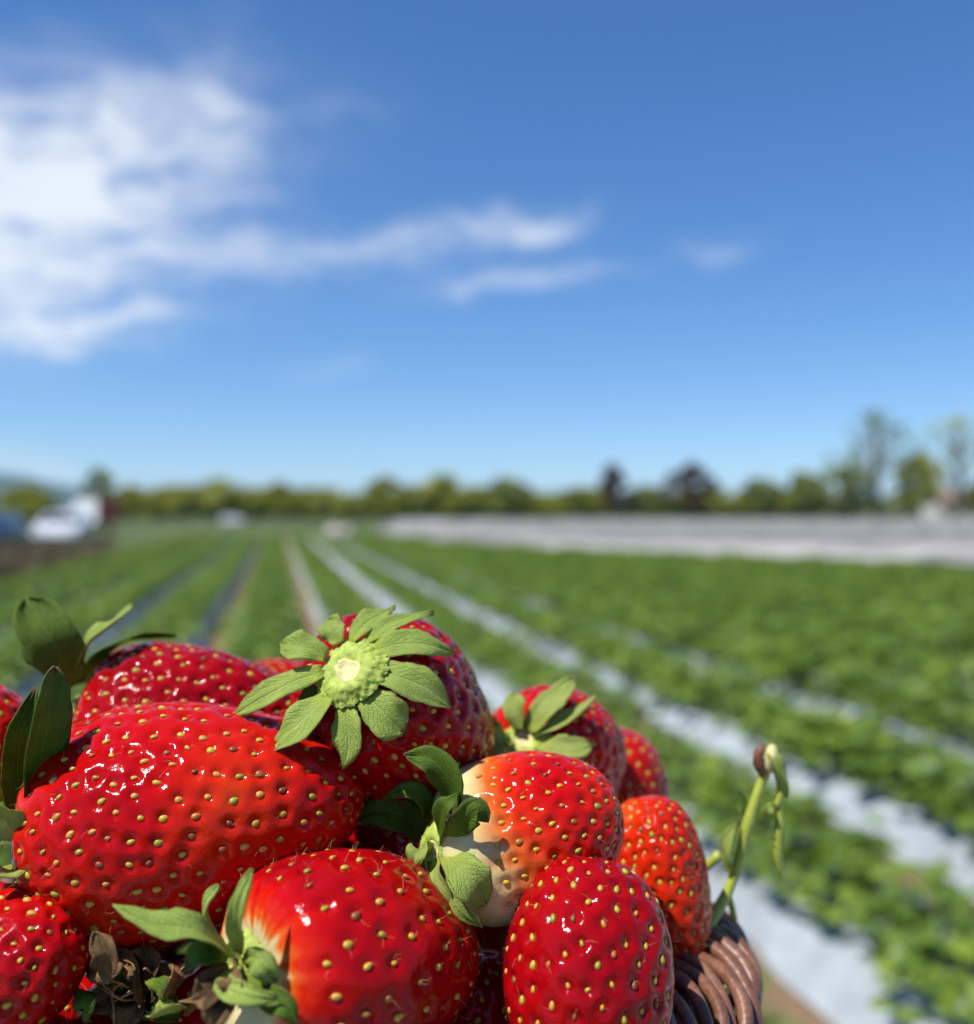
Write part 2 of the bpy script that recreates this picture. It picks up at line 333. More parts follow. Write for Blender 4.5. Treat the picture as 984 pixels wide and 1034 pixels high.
for uc, s1_ in beds:
    s = -1.0+rng.uniform(0, .2)
    while s < s1_-.1:
        for du in (-.11, .11):
            v = UV(uc+du+rng.normal(0, .035), s+rng.normal(0, .05), BEDH*.97)
            if v.y > .9 and abs(v.x/v.y) < .62: spots.append((v, rng.uniform(0, 6.28), rng.uniform(.70, 1.12)*(1.12 if uc > 3.2 else 1.06 if uc < 0 else .89 if 1.5 < uc < 2.2 else 1.0)))
        s += .27
def seen(v):
    x = 492+F*v.x/v.y; y = 517+F*(H-.25-v.z)/v.y
    if x < -40 or x > 1020 or y > 1060: return False
    lim = np.interp(x, [0, 70, 120, 300, 440, 500, 640, 665, 720, 735], [690, 650, 645, 655, 640, 700, 740, 800, 940, 2000]); return y < lim
near = sorted([q for q in spots if seen(q[0])], key=lambda q: q[0].y)[:290]; nid = {id(q) for q in near}
PL = []
for i, (v, a, s_) in enumerate(near):
    o = bpy.data.objects.new('strawberry_plant', pm[i % 6]); COL.objects.link(o); o.location = v; o.rotation_euler = (0, 0, a); o.scale = (s_, s_, s_*1.12)
    tag(o, 'low leafy green strawberry plant growing through the white mulch of a bed', 'plant', 'strawberry plants in the field rows'); PL.append(o)
rest = [q for q in spots if id(q) not in nid]
me = bpy.data.meshes.new('distant_plants'); me.from_pydata([tuple(q[0]) for q in rest], [], [])
a = me.attributes.new('rz', 'FLOAT', 'POINT'); a.data.foreach_set('value', np.array([q[1] for q in rest], np.float32))
a = me.attributes.new('sc', 'FLOAT', 'POINT'); a.data.foreach_set('value', np.array([q[2] for q in rest], np.float32))
dp = bpy.data.objects.new('distant_plants', me); COL.objects.link(dp)
tag(dp, 'dense green strawberry rows running to the far end of the field', 'plants', None, 'stuff')
ng = bpy.data.node_groups.new('scatter', 'GeometryNodeTree')
ng.interface.new_socket('Geometry', in_out='INPUT', socket_type='NodeSocketGeometry'); ng.interface.new_socket('Geometry', in_out='OUTPUT', socket_type='NodeSocketGeometry')
gi = ng.nodes.new('NodeGroupInput'); go = ng.nodes.new('NodeGroupOutput'); ip = ng.nodes.new('GeometryNodeInstanceOnPoints'); jg = ng.nodes.new('GeometryNodeJoinGeometry')
for q in PL[:6]:
    oin = ng.nodes.new('GeometryNodeObjectInfo'); oin.inputs['Object'].default_value = q; oin.inputs['As Instance'].default_value = True; ng.links.new(oin.outputs['Geometry'], jg.inputs[0])
ip.inputs['Pick Instance'].default_value = True
na = ng.nodes.new('GeometryNodeInputNamedAttribute'); na.data_type = 'FLOAT'; na.inputs['Name'].default_value = 'rz'
nb_ = ng.nodes.new('GeometryNodeInputNamedAttribute'); nb_.data_type = 'FLOAT'; nb_.inputs['Name'].default_value = 'sc'
cx = ng.nodes.new('ShaderNodeCombineXYZ'); ng.links.new(na.outputs[0], cx.inputs[2])
ng.links.new(cx.outputs[0], ip.inputs['Rotation']); ng.links.new(nb_.outputs[0], ip.inputs['Scale'])
ng.links.new(gi.outputs[0], ip.inputs['Points']); ng.links.new(jg.outputs[0], ip.inputs['Instance']); ng.links.new(ip.outputs[0], go.inputs[0])
mod = dp.modifiers.new('scatter', 'NODES'); mod.node_group = ng

# white fleece tunnels on the neighbouring plot
m_fleece, t, p, o = mat('fleece'); oi = N(t, 'ShaderNodeObjectInfo')
fl_ = M(t, 'ADD', M(t, 'MULTIPLY', noise(t, .30, 5), .65), M(t, 'MULTIPLY', oi.outputs['Random'], .36))
t.links.new(ramp(t, fl_, [(.30, (.06, .065, .04)), (.43, (.14, .137, .122)), (.56, (.225, .215, .195)), (.70, (.42, .395, .36))]), p.inputs['Base Color']); p.inputs['Roughness'].default_value = .7; bump(t, p, noise(t, 4, 4), .5, .05)
yy = 20.5; idx = 0
while yy < 150:
    xl = float(np.interp(yy, [20, 21.4, 26.3, 32, 40, 49, 80, 150], [12.2, 11.3, 7.9, 3.0, -.8, -3.6, -9.5, -14])); xr = .56*yy+8; L = xr-xl
    if L > 1.5:
        n = max(6, int(L/1.2)); ha = 9; Vv = []; wd = rng.uniform(.9, 1.3); hh_ = rng.uniform(.25, .5)
        for i in range(n):
            xx = L*i/(n-1); e = 1.0 if 0 < i < n-1 else .3
            for j in range(ha):
                an = math.pi*j/(ha-1); k_ = 1+.07*math.sin(xx*2.6+j)+rng.normal(0, .03)
                Vv.append((xx, -math.cos(an)*wd*k_, max(-.015, math.sin(an)*hh_*k_*e*(1-.10*(i % 2))-.015)))
        fs = [list(map(int, f)) for f in grid_faces(n, ha)]+[list(range(ha)), list(range((n-1)*ha, n*ha))[::-1]]
        me = mesh_np('row_cover', Vv, fs); o = link('row_cover', me, m_fleece); o.location = (xl, yy, 0); o.rotation_euler = (0, 0, R(rng.uniform(-1, 1)))
        tag(o, 'long low tunnel of white fleece lying across the ground beyond the green rows', 'row cover', 'white row covers on the next plot')
    yy += 2.6+yy*.035; idx += 1

# ------------------------------------------------------------------ trees, hill
def leaf_tree_mats(name, lo, hi):
    m, t, p, o = mat(name); oi = N(t, 'ShaderNodeObjectInfo'); at = N(t, 'ShaderNodeAttribute', attribute_name='tone')
    c = ramp(t, at.outputs['Fac'], [(.1, lo), (.9, hi)]); t.links.new(c, p.inputs['Base Color']); p.inputs['Roughness'].default_value = .6
    tr = N(t, 'ShaderNodeBsdfTranslucent'); t.links.new(c, tr.inputs[0]); ms = N(t, 'ShaderNodeMixShader', i_0=.38)
    t.links.new(p.outputs[0], ms.inputs[1]); t.links.new(tr.outputs[0], ms.inputs[2]); t.links.new(ms.outputs[0], o.inputs['Surface']); return m
m_bark = simple('bark', (.20, .16, .11), .9, .3, 3)
TM = {'olive': leaf_tree_mats('leaf_olive', (.20, .22, .022), (.46, .47, .06)), 'green': leaf_tree_mats('leaf_green', (.12, .16, .02), (.30, .35, .045)),
      'plum': leaf_tree_mats('leaf_plum', (.065, .028, .022), (.20, .08, .055)), 'airy': leaf_tree_mats('leaf_airy', (.20, .25, .06), (.42, .47, .14))}
def tree_meshes(kind, seed):
    """unit tree, 1 high and about 1 wide"""
    r = np.random.default_rng(seed); airy = kind == 'airy'; low = .28 if airy else .06
    tb = MB(); tb.tube(bez([(0, 0, -.01), (.01, .01, .25), (.02, -.01, .5), (0, .01, .85)], 7), [.028, .024, .02, .016, .012, .008, .004], 7)
    nb = 26 if airy else 22; cl = []
    for i in range(nb):
        an = i*2.4+r.uniform(-.4, .4); z = low+.1+(.82-low)*(i+.5)/nb
        wd = (.42 if not airy else .40)*math.sin(math.pi*min(.97, (z-low+.08)/(1.02-low)))**.6*r.uniform(.45, 1.05)
        c = Vector((math.cos(an)*wd, math.sin(an)*wd, min(.93, z+r.uniform(-.03, .05)))); cl.append((c, r.uniform(.10, .18)*(.75 if airy else 1)))
        st = Vector((0, 0, max(.12, c.z-.25-.1*r.random()))); tb.tube(bez([st, (st+c)/2+Vector((0, 0, .03)), c], 4), [.010, .007, .004, .002], 5)
    cl.append((Vector((0, 0, .9)), .11)); nl = 22 if airy else 150; V = []; Fq = []; tone = []
    for c, rad in cl:
        tn0 = r.uniform(.15, .85)
        for k in range(nl):
            d = Vector(r.normal(0, 1, 3)).normalized()*(rad*r.uniform(.25, 1.0)**.6); q = c+Vector((d.x, d.y, d.z*.8))
            if q.z < .02: q.z = .02+.02*r.random()
            a_ = Vector(r.normal(0, 1, 3)).normalized(); b_ = a_.orthogonal().normalized(); s_ = r.uniform(.018, .032)*(.8 if airy else 1); n0 = len(V)
            V += [q-a_*s_*1.3, q+b_*s_*.7, q+a_*s_*1.3, q-b_*s_*.7]; Fq.append([n0, n0+1, n0+2, n0+3]); tone += [float(np.clip(tn0+r.normal(0, .15), 0, 1))]*4
    me = bpy.data.meshes.new('crown'); me.from_pydata([tuple(v) for v in V], [], Fq); me.materials.append(TM[kind])
    a = me.attributes.new('tone', 'FLOAT', 'POINT'); a.data.foreach_set('value', np.array(tone, np.float32))
    to = tb.build('trunk', m_bark); tm = to.data; bpy.data.objects.remove(to); return me, tm
TMS = {k: [tree_meshes(k, 11*j+i) for i in range(3)] for j, k in enumerate(TM)}
LAB = {'olive': 'rounded olive green tree in the far line of trees', 'green': 'dense dark green tree in the far line of trees',
       'plum': 'dark purple leaved tree standing out of the far tree line', 'airy': 'tall thin tree with sparse see-through foliage beyond the row covers'}
tcount = 0
def tree(px, top, wpx, kind, Y=None, label=None):
    global tcount
    Y = Y or (150 if px < 560 else 190); hgt = H+(517-top+(5 if px < 560 else 2))*Y/F; wd = wpx*Y/F
    root = empty('tree', ((px-492)*Y/F, Y, -.02), label or LAB[kind], 'tree', 'trees along the far edge of the fields')
    root.scale = (wd*1.12, wd*1.12, hgt*1.06); root.rotation_euler = (0, 0, (px*1.7) % 6.28); cm, tm = TMS[kind][tcount % 3]; tcount += 1
    for nm, mm in (('crown', cm), ('trunk', tm)):
        o = bpy.data.objects.new(nm, mm); COL.objects.link(o); o.parent = root
for a in [(132, 497, 46, 'olive'), (160, 499, 46, 'olive'), (190, 496, 50, 'olive'), (222, 491, 58, 'olive'), (252, 499, 40, 'olive'), (283, 493, 52, 'olive'), (326, 500, 40, 'olive'), (352, 505, 40, 'olive'),
          (390, 488, 62, 'olive'), (425, 497, 40, 'olive'), (447, 487, 56, 'olive'), (478, 497, 44, 'olive'), (513, 490, 50, 'green'), (542, 507, 36, 'olive'),
          (578, 499, 44, 'green'), (600, 503, 34, 'olive'), (619, 474, 40, 'plum'), (655, 494, 42, 'green'), (697, 473, 50, 'plum'), (680, 502, 36, 'olive'), (725, 496, 44, 'olive'), (768, 487, 46, 'green'), (748, 504, 34, 'olive'), (792, 501, 34, 'olive'),
          (812, 481, 42, 'green'), (850, 474, 70, 'green'), (885, 420, 100, 'airy'), (928, 463, 52, 'olive'), (968, 425, 96, 'airy', 190, 'tall thin tree with sparse foliage rising behind the pale house'), (905, 500, 40, 'olive'), (995, 488, 50, 'olive'), (1040, 470, 60, 'green'),
          (28, 497, 70, 'olive', 100), (100, 481, 34, 'green', 160), (-40, 490, 70, 'green', 110), (-110, 480, 70, 'olive', 130)]: tree(*a)
for i, px in enumerate(list(range(122, 552, 21))+list(range(566, 880, 21))): tree(px+rng.uniform(-5, 5), 499+rng.uniform(-4, 5), rng.uniform(44, 58), 'olive' if i % 3 else 'green', 165 if px < 560 else 205, 'low spreading shrub filling the gaps of the far tree line')
# hill
m_hill = simple('wooded_hill', (.030, .050, .020), .95, .3, .004)
hx = np.linspace(-4200, -500, 60); hy = np.linspace(2900, 4300, 14); Vv = []
for j, y in enumerate(hy):
    for x in hx:
        pxx = 492+F*x/3600; f = np.interp(pxx, [-700, -400, -120, 0, 40, 80, 160, 260], [34, 38, 40, 38, 31, 24, 11, 0])*3600/F
        w_ = math.sin(math.pi*j/13)**.7 if 0 < j < 13 else 0; Vv.append((x, y, -.1+f*w_*(1+.05*math.sin(x*.011+y*.004)+.03*math.sin(x*.031))))
tag(link('hill', mesh_np('hill', Vv, grid_faces(14, 60)), m_hill), kind='structure')

# thin summer haze over the whole plain
bhz = MB(); bhz.box((0, 0, 84), (14400, 14400, 172)); m_haze = bpy.data.materials.new('haze'); m_haze.use_nodes = True; t = m_haze.node_tree; t.nodes.clear()
pv = N(t, 'ShaderNodeVolumePrincipled'); pv.inputs['Color'].default_value = (.50, .72, 1.0, 1); pv.inputs['Density'].default_value = .00009; ho = N(t, 'ShaderNodeOutputMaterial'); t.links.new(pv.outputs[0], ho.inputs['Volume'])
tag(bhz.build('haze', m_haze), 'thin bluish haze lying over the whole plain', 'haze', None, 'stuff')

# ------------------------------------------------------------------ vehicles, house, bags at the field edge
m_white = simple('white_paint', (.74, .75, .77), .3, .03, 2, coat=.5); m_navy = simple('navy_paint', (.020, .040, .095), .3, .1, 2, coat=.5)
m_glass = simple('dark_glass', (.03, .04, .045), .08, .1, 2); m_tyre = simple('tyre', (.025, .025, .025), .85, .2, 20); m_rim = simple('rim', (.4, .4, .42), .35, .1, 20, metal=.8)
m_trim = simple('black_trim', (.03, .03, .032), .6, .1, 10); m_red = simple('red_panel', (.42, .06, .03), .4, .15, 3); m_lamp = simple('lamp_lens', (.7, .7, .66), .1, .05, 5)
m_wall = simple('render_wall', (.62, .58, .53), .9, .08, 1.2); m_roof = simple('clay_roof', (.30, .17, .12), .85, .2, 6); m_bag = simple('bag_fabric', (.46, .40, .34), .85, .12, 5, bscale=10, bdist=.02)
def wheel(parent, x, y, r_, w_):
    b = MB(); n = 20
    for (ra, a) in ((r_*.62, -.5), (r_*.93, -.5), (r_, -.32), (r_, .32), (r_*.93, .5), (r_*.62, .5)): b.v += [(x+a*w_, y+ra*math.cos(2*math.pi*i/n), r_+ra*math.sin(2*math.pi*i/n)) for i in range(n)]
    for k in range(5): b.f += [[k*n+i, k*n+(i+1) % n, (k+1)*n+(i+1) % n, (k+1)*n+i] for i in range(n)]
    b.m = [0]*len(b.f); wo = b.build('wheel', m_tyre, parent, True)
    c = MB()
    for sx in (-.42, .42):
        c.add([(x+sx*w_, y+r_*.62*math.cos(2*math.pi*i/n), r_+r_*.62*math.sin(2*math.pi*i/n)) for i in range(n)]+[(x+sx*w_*.7, y, r_)], [(i, (i+1) % n, n) for i in range(n)])
    c.build('rim', m_rim, wo)
def car(loc, rz, paint, label, sc_=1.0):
    """hatchback, nose towards -y"""
    root = empty('parked_car', loc, label, 'car'); root.rotation_euler = (0, 0, rz); root.scale = (sc_,)*3
    pr = [(-2.05, .28), (-2.10, .50), (-2.0, .74), (-1.15, .92), (-.35, 1.42), (.9, 1.47), (1.72, 1.36), (2.02, .95), (2.08, .55), (2.0, .28)]
    secs = [(-.86, .97, .0), (-.80, 1.0, 0), (0, 1.015, 0), (.80, 1.0, 0), (.86, .97, 0)]; V = []
    for x, k_, _ in secs:
        for (y, z) in pr:
            tum = max(0, (z-.9))/.55*.20; V.append((x*(1-tum), y*k_, .28+(z-.28)*(k_ if z > .9 else 1)))
    n = len(pr); b = MB(); Fs = [(i*n+j, i*n+(j+1) % n, (i+1)*n+(j+1) % n, (i+1)*n+j) for i in range(len(secs)-1) for j in range(n)]
    Fs += [tuple(range(n)), tuple(range((len(secs)-1)*n, len(secs)*n))]; b.add(V, Fs)
    body = b.build('body', paint, root, False); bv = body.modifiers.new('bevel', 'BEVEL'); bv.width = .05; bv.segments = 2; bv.limit_method = 'ANGLE'
    def pane(nm, P):
        g = MB(); c = sum((Vector(q) for q in P), Vector())/4; nn = (Vector(P[1])-Vector(P[0])).cross(Vector(P[2])-Vector(P[0])).normalized()
        if nn.dot(c-Vector((0, 0, .9))) < 0: nn = -nn
        P = [Vector(q)+nn*.012 for q in P]; Q = [q-nn*.03 for q in P]; g.add(P+Q, [(0, 1, 2, 3), (4, 7, 6, 5), (0, 4, 5, 1), (1, 5, 6, 2), (2, 6, 7, 3), (3, 7, 4, 0)]); return g.build(nm, m_glass, root)
    pane('windscreen', [(-.70, -1.04, 1.0), (.70, -1.04, 1.0), (.62, -.42, 1.38), (-.62, -.42, 1.38)])
    pane('rear_window', [(-.66, 1.95, 1.04), (.66, 1.95, 1.04), (.62, 1.77, 1.31), (-.62, 1.77, 1.31)])
    for s in (-1, 1):
        for (ya, yb) in ((-.75, .35), (.42, 1.45)): pane('side_window', [(s*.83, ya, .96), (s*.83, yb, .96), (s*.715, yb-.05, 1.34), (s*.715, ya+(.42 if ya < 0 else .05), 1.34)])
        g = MB(); g.box((s*.62, -2.03, .66), (.32, .10, .15)); g.build('headlight', m_lamp, root); g = MB(); g.box((s*.68, 2.02, .80), (.22, .10, .22)); g.build('tail_light', m_red, root)
        g = MB(); g.box((s*.95, -.62, 1.0), (.18, .10, .13)); g.build('mirror', paint, root)
        for y in (-1.28, 1.28): wheel(root, s*.78, y, .31, .2)
    g = MB(); g.box((0, -2.09, .40), (1.3, .06, .16)); g.build('grille', m_trim, root); g = MB(); g.box((0, 0, .27), (1.6, 3.9, .14)); g.build('underbody', m_trim, root)
    return root
pc = G(42, 554); car((pc.x, pc.y+2, -.02), R(14), m_white, 'white parked car with its nose towards the strawberry field')
pn = G(-48, 572); car((pn.x-.35, pn.y+2, -.02), R(12), m_navy, 'dark blue parked car beside the field, partly cut off')
pt = G(92, 537); tr_ = empty('box_truck', (pt.x, pt.y, -.02), 'white box truck with a red end panel parked behind the white car', 'truck'); tr_.rotation_euler = (0, 0, R(-127)); tr_.scale = (.85, .85, .85)
b = MB(); b.box((0, .9, 1.85), (2.1, 3.4, 2.0)); b.build('cargo_box', m_white, tr_); b = MB(); b.box((0, 2.63, 1.85), (2.0, .05, 1.9)); b.build('rear_door', m_red, tr_)
b = MB(); b.add([(x, y, z) for x in (-.95, .95) for (y, z) in ((-2.3, .5), (-2.3, 1.2), (-1.95, 2.0), (-.9, 2.1), (-.9, .5))], [(0, 1, 2, 3, 4), (9, 8, 7, 6, 5), (0, 5, 6, 1), (1, 6, 7, 2), (2, 7, 8, 3), (3, 8, 9, 4), (4, 9, 5, 0)]); b.build('cab', m_white, tr_)
b = MB(); b.add([(-.85, -2.31, 1.27), (.85, -2.31, 1.27), (.80, -2.02, 1.92), (-.80, -2.02, 1.92)], [(0, 1, 2, 3)]); b.build('windscreen', m_glass, tr_)
b = MB(); b.box((0, .3, .62), (.9, 5.0, .22)); b.build('chassis', m_trim, tr_)
for s in (-1, 1):
    for y in (-1.6, 1.4): wheel(tr_, s*.85, y, .38, .26)
# far white car at the foot of the trees
pf = G(236, 529); car((pf.x, pf.y, -.02), R(80), m_white, 'small white car far off in front of the tree line', .72)
# house
ph = Vector(((962-492)*215/F, 215, -.02)); hs = empty('farm_house', tuple(ph), 'pale house with a low roof behind the thin trees', 'house')
b = MB(); b.box((0, 0, 1.9), (10, 7, 3.8)); wl = b.build('wall', m_wall, hs)
b = MB(); b.add([(-5.4, -3.9, 3.75), (5.4, -3.9, 3.75), (5.4, 0, 5.9), (-5.4, 0, 5.9), (-5.4, 3.9, 3.75), (5.4, 3.9, 3.75)], [(0, 1, 2, 3), (3, 2, 5, 4), (0, 3, 4), (1, 5, 2), (0, 4, 5, 1)]); b.build('roof', m_roof, hs)
for x in (-3.2, 0.2, 3.2):
    b = MB(); b.box((x, -3.52, 2.1), (1.3, .1, 1.3)); b.build('window', m_glass, hs)
b = MB(); b.box((-1.5, -3.52, 1.05), (1.0, .1, 2.1)); b.build('door', m_trim, hs)
# bulk bags at the row ends
for px, py, s_ in ((338, 546, .8), (351, 544, .7)):
    g = G(px, py); V = []; n = 20
    for k, (z, r_) in enumerate(((0, .42), (.05, .52), (.4, .56), (.75, .50), (.92, .36), (.98, .12))):
        for i in range(n): an = 2*math.pi*i/n; q = r_*(1+.06*math.sin(3*an+k)+.05*abs(math.cos(2*an))); V.append((q*math.cos(an)*s_, q*math.sin(an)*s_, z*s_))
    me = mesh_np('bulk_bag', V, [list(map(int, f)) for f in grid_faces(6, n, True)]+[list(range(n))[::-1], list(range(5*n, 6*n))]); o = link('bulk_bag', me, m_bag); o.location = (g.x, g.y, -.01)
    tag(o, 'pale full sack standing at the far end of the rows', 'sack', 'sacks at the row ends')
# dry weeds on the verge in front of the cars
m_weed = leaf_tree_mats('dry_weed', (.13, .10, .055), (.27, .22, .11)); V = []; Fq = []; tone = []
for k in range(11000):
    py = rng.uniform(549, 600); px = rng.uniform(-120, 115); g = G(px, py)
    if g.dot(NV) > -4.95: continue
    hgt = rng.uniform(.15, .8)*(1 if py > 556 else .8); an = rng.uniform(0, 6.28); w_ = rng.uniform(.015, .05); ln = Vector((rng.normal(0, .12), rng.normal(0, .12), hgt)); d = Vector((math.cos(an)*w_, math.sin(an)*w_, 0)); n0 = len(V); g.z = -.02
    V += [g-d, g+d, g+ln*.6+d*.8, g+ln*.6-d*.8, g+ln]; Fq += [[n0, n0+1, n0+2, n0+3], [n0+3, n0+2, n0+4]]; tone += [float(rng.uniform(0, 1))]*5
me = bpy.data.meshes.new('dry_weeds'); me.from_pydata([tuple(v) for v in V], [], Fq); a = me.attributes.new('tone', 'FLOAT', 'POINT'); a.data.foreach_set('value', np.array(tone, np.float32))
tag(link('dry_weeds', me, m_weed, smooth=False), 'brown dry weeds on the verge in front of the parked cars', 'weeds', None, 'stuff')

# ------------------------------------------------------------------ strawberries
m_hair = simple('dried_style', (.42, .26, .12), .5, .3, 800)
# one seed: a flattened drop, 1 long in x
V = []; nu, nv = 7, 8
for i in range(nu):
    a = math.pi*i/(nu-1)
    for j in range(nv):
        b_ = 2*math.pi*j/nv; rr_ = math.sin(a)*(1+.22*math.cos(a)); V.append((-.5*math.cos(a), .36*rr_*math.cos(b_), .27*rr_*math.sin(b_)))
seed_me = mesh_np('seed', V, grid_faces(nu, nv, True)); seed_me.materials.append(m_seed); seed_me.polygons.foreach_set('use_smooth', np.ones(len(seed_me.polygons), bool))

def berry(base, tip, rad, label, k=.18, pw=.82, lump=.04, sp=4.6, seed=1, ripe=.75, white=0.0, wpos=.25, wwid=.40, nt=150, nphi=250, dimple=.00050, seedlen=1.75, squash=1.0, bend=0.0, hidden=False, patch=0.0, tipdense=True, hairs=1):
    r = np.random.default_rng(seed); base = Vector(base); tip = Vector(tip); ax = (tip-base); L = ax.length; ax.normalize()
    X = ax.orthogonal().normalized() if abs(ax.y) > .95 else ax.cross(Vector((0, 1, 0))).normalized(); Yv = ax.cross(X).normalized()
    Bm = np.array([X, Yv, ax]).T                       # columns: local x (up in picture), y, axis
    root = empty('strawberry', tuple(base), label, 'strawberry')
    th = np.linspace(0, math.pi, 400); nrm_ = (np.sin(th)**pw*(1+k*np.cos(th))).max()
    ph = r.uniform(0, 6.28, 8)
    def S(T, P):
        rr = rad*np.clip(np.sin(T), 0, 1)**pw*(1+k*np.cos(T))/nrm_
        rr = rr*(1+lump*(np.cos(2*P+ph[0]+T)+.7*np.cos(3*P+ph[1]-.8*T)+.5*np.cos(4*P+ph[2]+2*T)+.35*np.sin(5*P+ph[3]+1.5*T)))
        z = L*(1-np.cos(T))/2 - .10*L*np.exp(-(T/.35)**2)*-0.6      # shallow hollow under the calyx
        z = z+lump*rad*(.8*np.cos(P+ph[4])*np.sin(T)+.5*np.sin(2*P+ph[5])*np.sin(T))
        x = rr*np.cos(P)*squash+bend*rad*np.sin(T); y = rr*np.sin(P)
        return np.stack([x, y, z], -1) @ Bm.T
    def nrmS(T, P):
        e = 1e-3; a = S(np.clip(T+e, 0, math.pi), P)-S(np.clip(T-e, 0, math.pi), P); b = S(T, P+e)-S(T, P-e); n = np.cross(b, a); return n/(np.linalg.norm(n, axis=-1, keepdims=True)+1e-12)
    # seeds in staggered rings
    tt = np.linspace(0, math.pi, 300); pr_ = S(tt, np.zeros(300)); arc = np.concatenate([[0], np.cumsum(np.linalg.norm(np.diff(pr_, axis=0), axis=1))])
    s_m = sp*.001; tmin = max(.42, (wpos+.10)*math.pi if white > 0 else 0); cT = r.uniform(tmin, 3.05, 9000); cP = r.uniform(0, 2*math.pi, 9000)
    wgt = np.sin(cT)**pw*(1+k*np.cos(cT)); keep = r.uniform(0, 1, 9000)*nrm_ < wgt; cT = cT[keep]; cP = cP[keep]; cX = S(cT, cP); alive = np.ones(len(cT), bool); st = []; sph = []
    for i in range(len(cT)):                           # one after the other, none closer than the spacing; closer together at the tip
        if not alive[i]: continue
        st.append(cT[i]); sph.append(cP[i]); md = .74*s_m*(1-.30*max(0, (cT[i]-2.2)/.9)*(1 if tipdense else 0))
        alive &= ((cX-cX[i])**2).sum(1) > md*md
    for it in range(3):                                # even the spacing out
        C = S(np.array(st), np.array(sph)); ow = np.concatenate([((cX[q:q+2000, None]-C[None])**2).sum(-1).argmin(1) for q in range(0, len(cX), 2000)]); n_ = np.bincount(ow, minlength=len(C)); n_[n_ == 0] = 1
        cen = np.stack([np.bincount(ow, cX[:, q], minlength=len(C)) for q in range(3)], 1)/n_[:, None]; C = C+(cen-C)*.75
        nr_ = [int(((cX-q)**2).sum(1).argmin()) for q in C]; st = list(cT[nr_]); sph = list(cP[nr_])
    st = np.clip(np.array(st), .3, 3.05); sph = np.array(sph); SP = S(st, sph); SN = nrmS(st, sph)
    dsc = r.uniform(.35, 1.08, len(st))
    TT, PP = np.meshgrid(np.linspace(0.0, math.pi, nt), np.linspace(0, 2*math.pi, nphi, endpoint=False), indexing='ij')
    P0 = S(TT, PP).reshape(-1, 3); NN = nrmS(np.clip(TT, .02, math.pi-.02), PP).reshape(-1, 3)
    disp = np.empty(len(P0)); smooth_end = np.clip(TT.ravel()/.5, 0, 1)
    for a in range(0, len(P0), 6000):
        d2 = ((P0[a:a+6000, None, :]-SP[None])**2).sum(-1); i1 = d2.argmin(1); d1 = np.sqrt(d2[np.arange(len(i1)), i1]); d2s = np.partition(d2, 1, axis=1)[:, 1]; 
        gap = np.sqrt(d2s)-d1
        w_ = .25*s_m; disp[a:a+6000] = -dimple*dsc[i1]*np.exp(-(d1/w_)**2)*1.6 + dimple*.9*(1-np.exp(-(d1/(.46*s_m))**2)) - dimple*.10*np.exp(-(gap/(.14*s_m))**2)
    lowf = .00012*(np.sin(P0[:, 0]*900+ph[5])*np.sin(P0[:, 1]*800+ph[6])*np.sin(P0[:, 2]*850+ph[7]))
    Pv = P0+NN*((disp+lowf)*smooth_end)[:, None]
    me = mesh_np('flesh', Pv, grid_faces(nt, nphi, True)); fl = link('flesh', me, m_skin, root)
    tv = TT.ravel()/math.pi; q = Pv-Pv.mean(0); pn_ = np.sin(q[:, 0]*160+ph[1])*np.sin(q[:, 1]*140+ph[2])*np.sin(q[:, 2]*150+ph[3])
    rp = ripe+.17*pn_-patch*np.clip(np.sin(q[:, 0]*95+ph[6])*np.sin(q[:, 2]*100+ph[7]+.5), 0, 1)
    if white > 0: rp = rp*(1-white*(1-np.clip((tv-wpos+.05*pn_+(.012*np.sin(13*PP.ravel()+2.5*np.sin(4*PP.ravel()+ph[0]))+.006*np.sin(29*PP.ravel()+ph[1])))/wwid, 0, 1)))
    rp = rp-.26*np.clip(.26-tv, 0, 1)/.26*(1 if white == 0 else 0)
    a = me.attributes.new('ripe', 'FLOAT', 'POINT'); a.data.foreach_set('value', np.clip(rp, 0, 1).astype(np.float32))
    axv = np.array(ax); toc = np.array(Vector((0, 0, H))-base)[None]-SP; toc /= np.linalg.norm(toc, axis=1, keepdims=True); order = np.argsort(-(SN*toc).sum(1)); JV = []; JF = []
    sv = np.array([v.co for v in seed_me.vertices]); sf = np.array([list(q.vertices) for q in seed_me.polygons])
    for c_, i in enumerate(order):
        n = Vector(SN[i]); x = Vector(axv-SN[i]*float(np.dot(axv, SN[i])))
        if x.length < 1e-4: x = n.orthogonal()
        x.normalize(); y = n.cross(x); s_ = seedlen*.00086*r.uniform(.68, 1.15)*(0.8 if st[i] > 2.7 else 1)
        mt = Matrix(((x.x, y.x, n.x), (x.y, y.y, n.y), (x.z, y.z, n.z))).to_4x4(); q = Vector(SP[i])+n*(-dimple*dsc[i]*1.42+.00016)
        mw = Matrix.Translation(q) @ mt @ Matrix.Rotation(r.normal(0, .3), 4, 'Z') @ Matrix.Diagonal((s_, s_*r.uniform(.85, 1.15), s_, 1))
        if hidden or c_ >= 280:                        # the far side and the buried berries: one joined part
            A_ = np.array(mw); JF.append(sf+len(JV)*len(sv)); JV.append(sv @ A_[:3, :3].T+A_[:3, 3]); continue
        o = bpy.data.objects.new('seed', seed_me); COL.objects.link(o); o.parent = root; o.matrix_local = mw
    if JV: tag(link('far_side_seeds', mesh_np('far_side_seeds', np.concatenate(JV), np.concatenate(JF)), m_seed, root), kind='stuff')
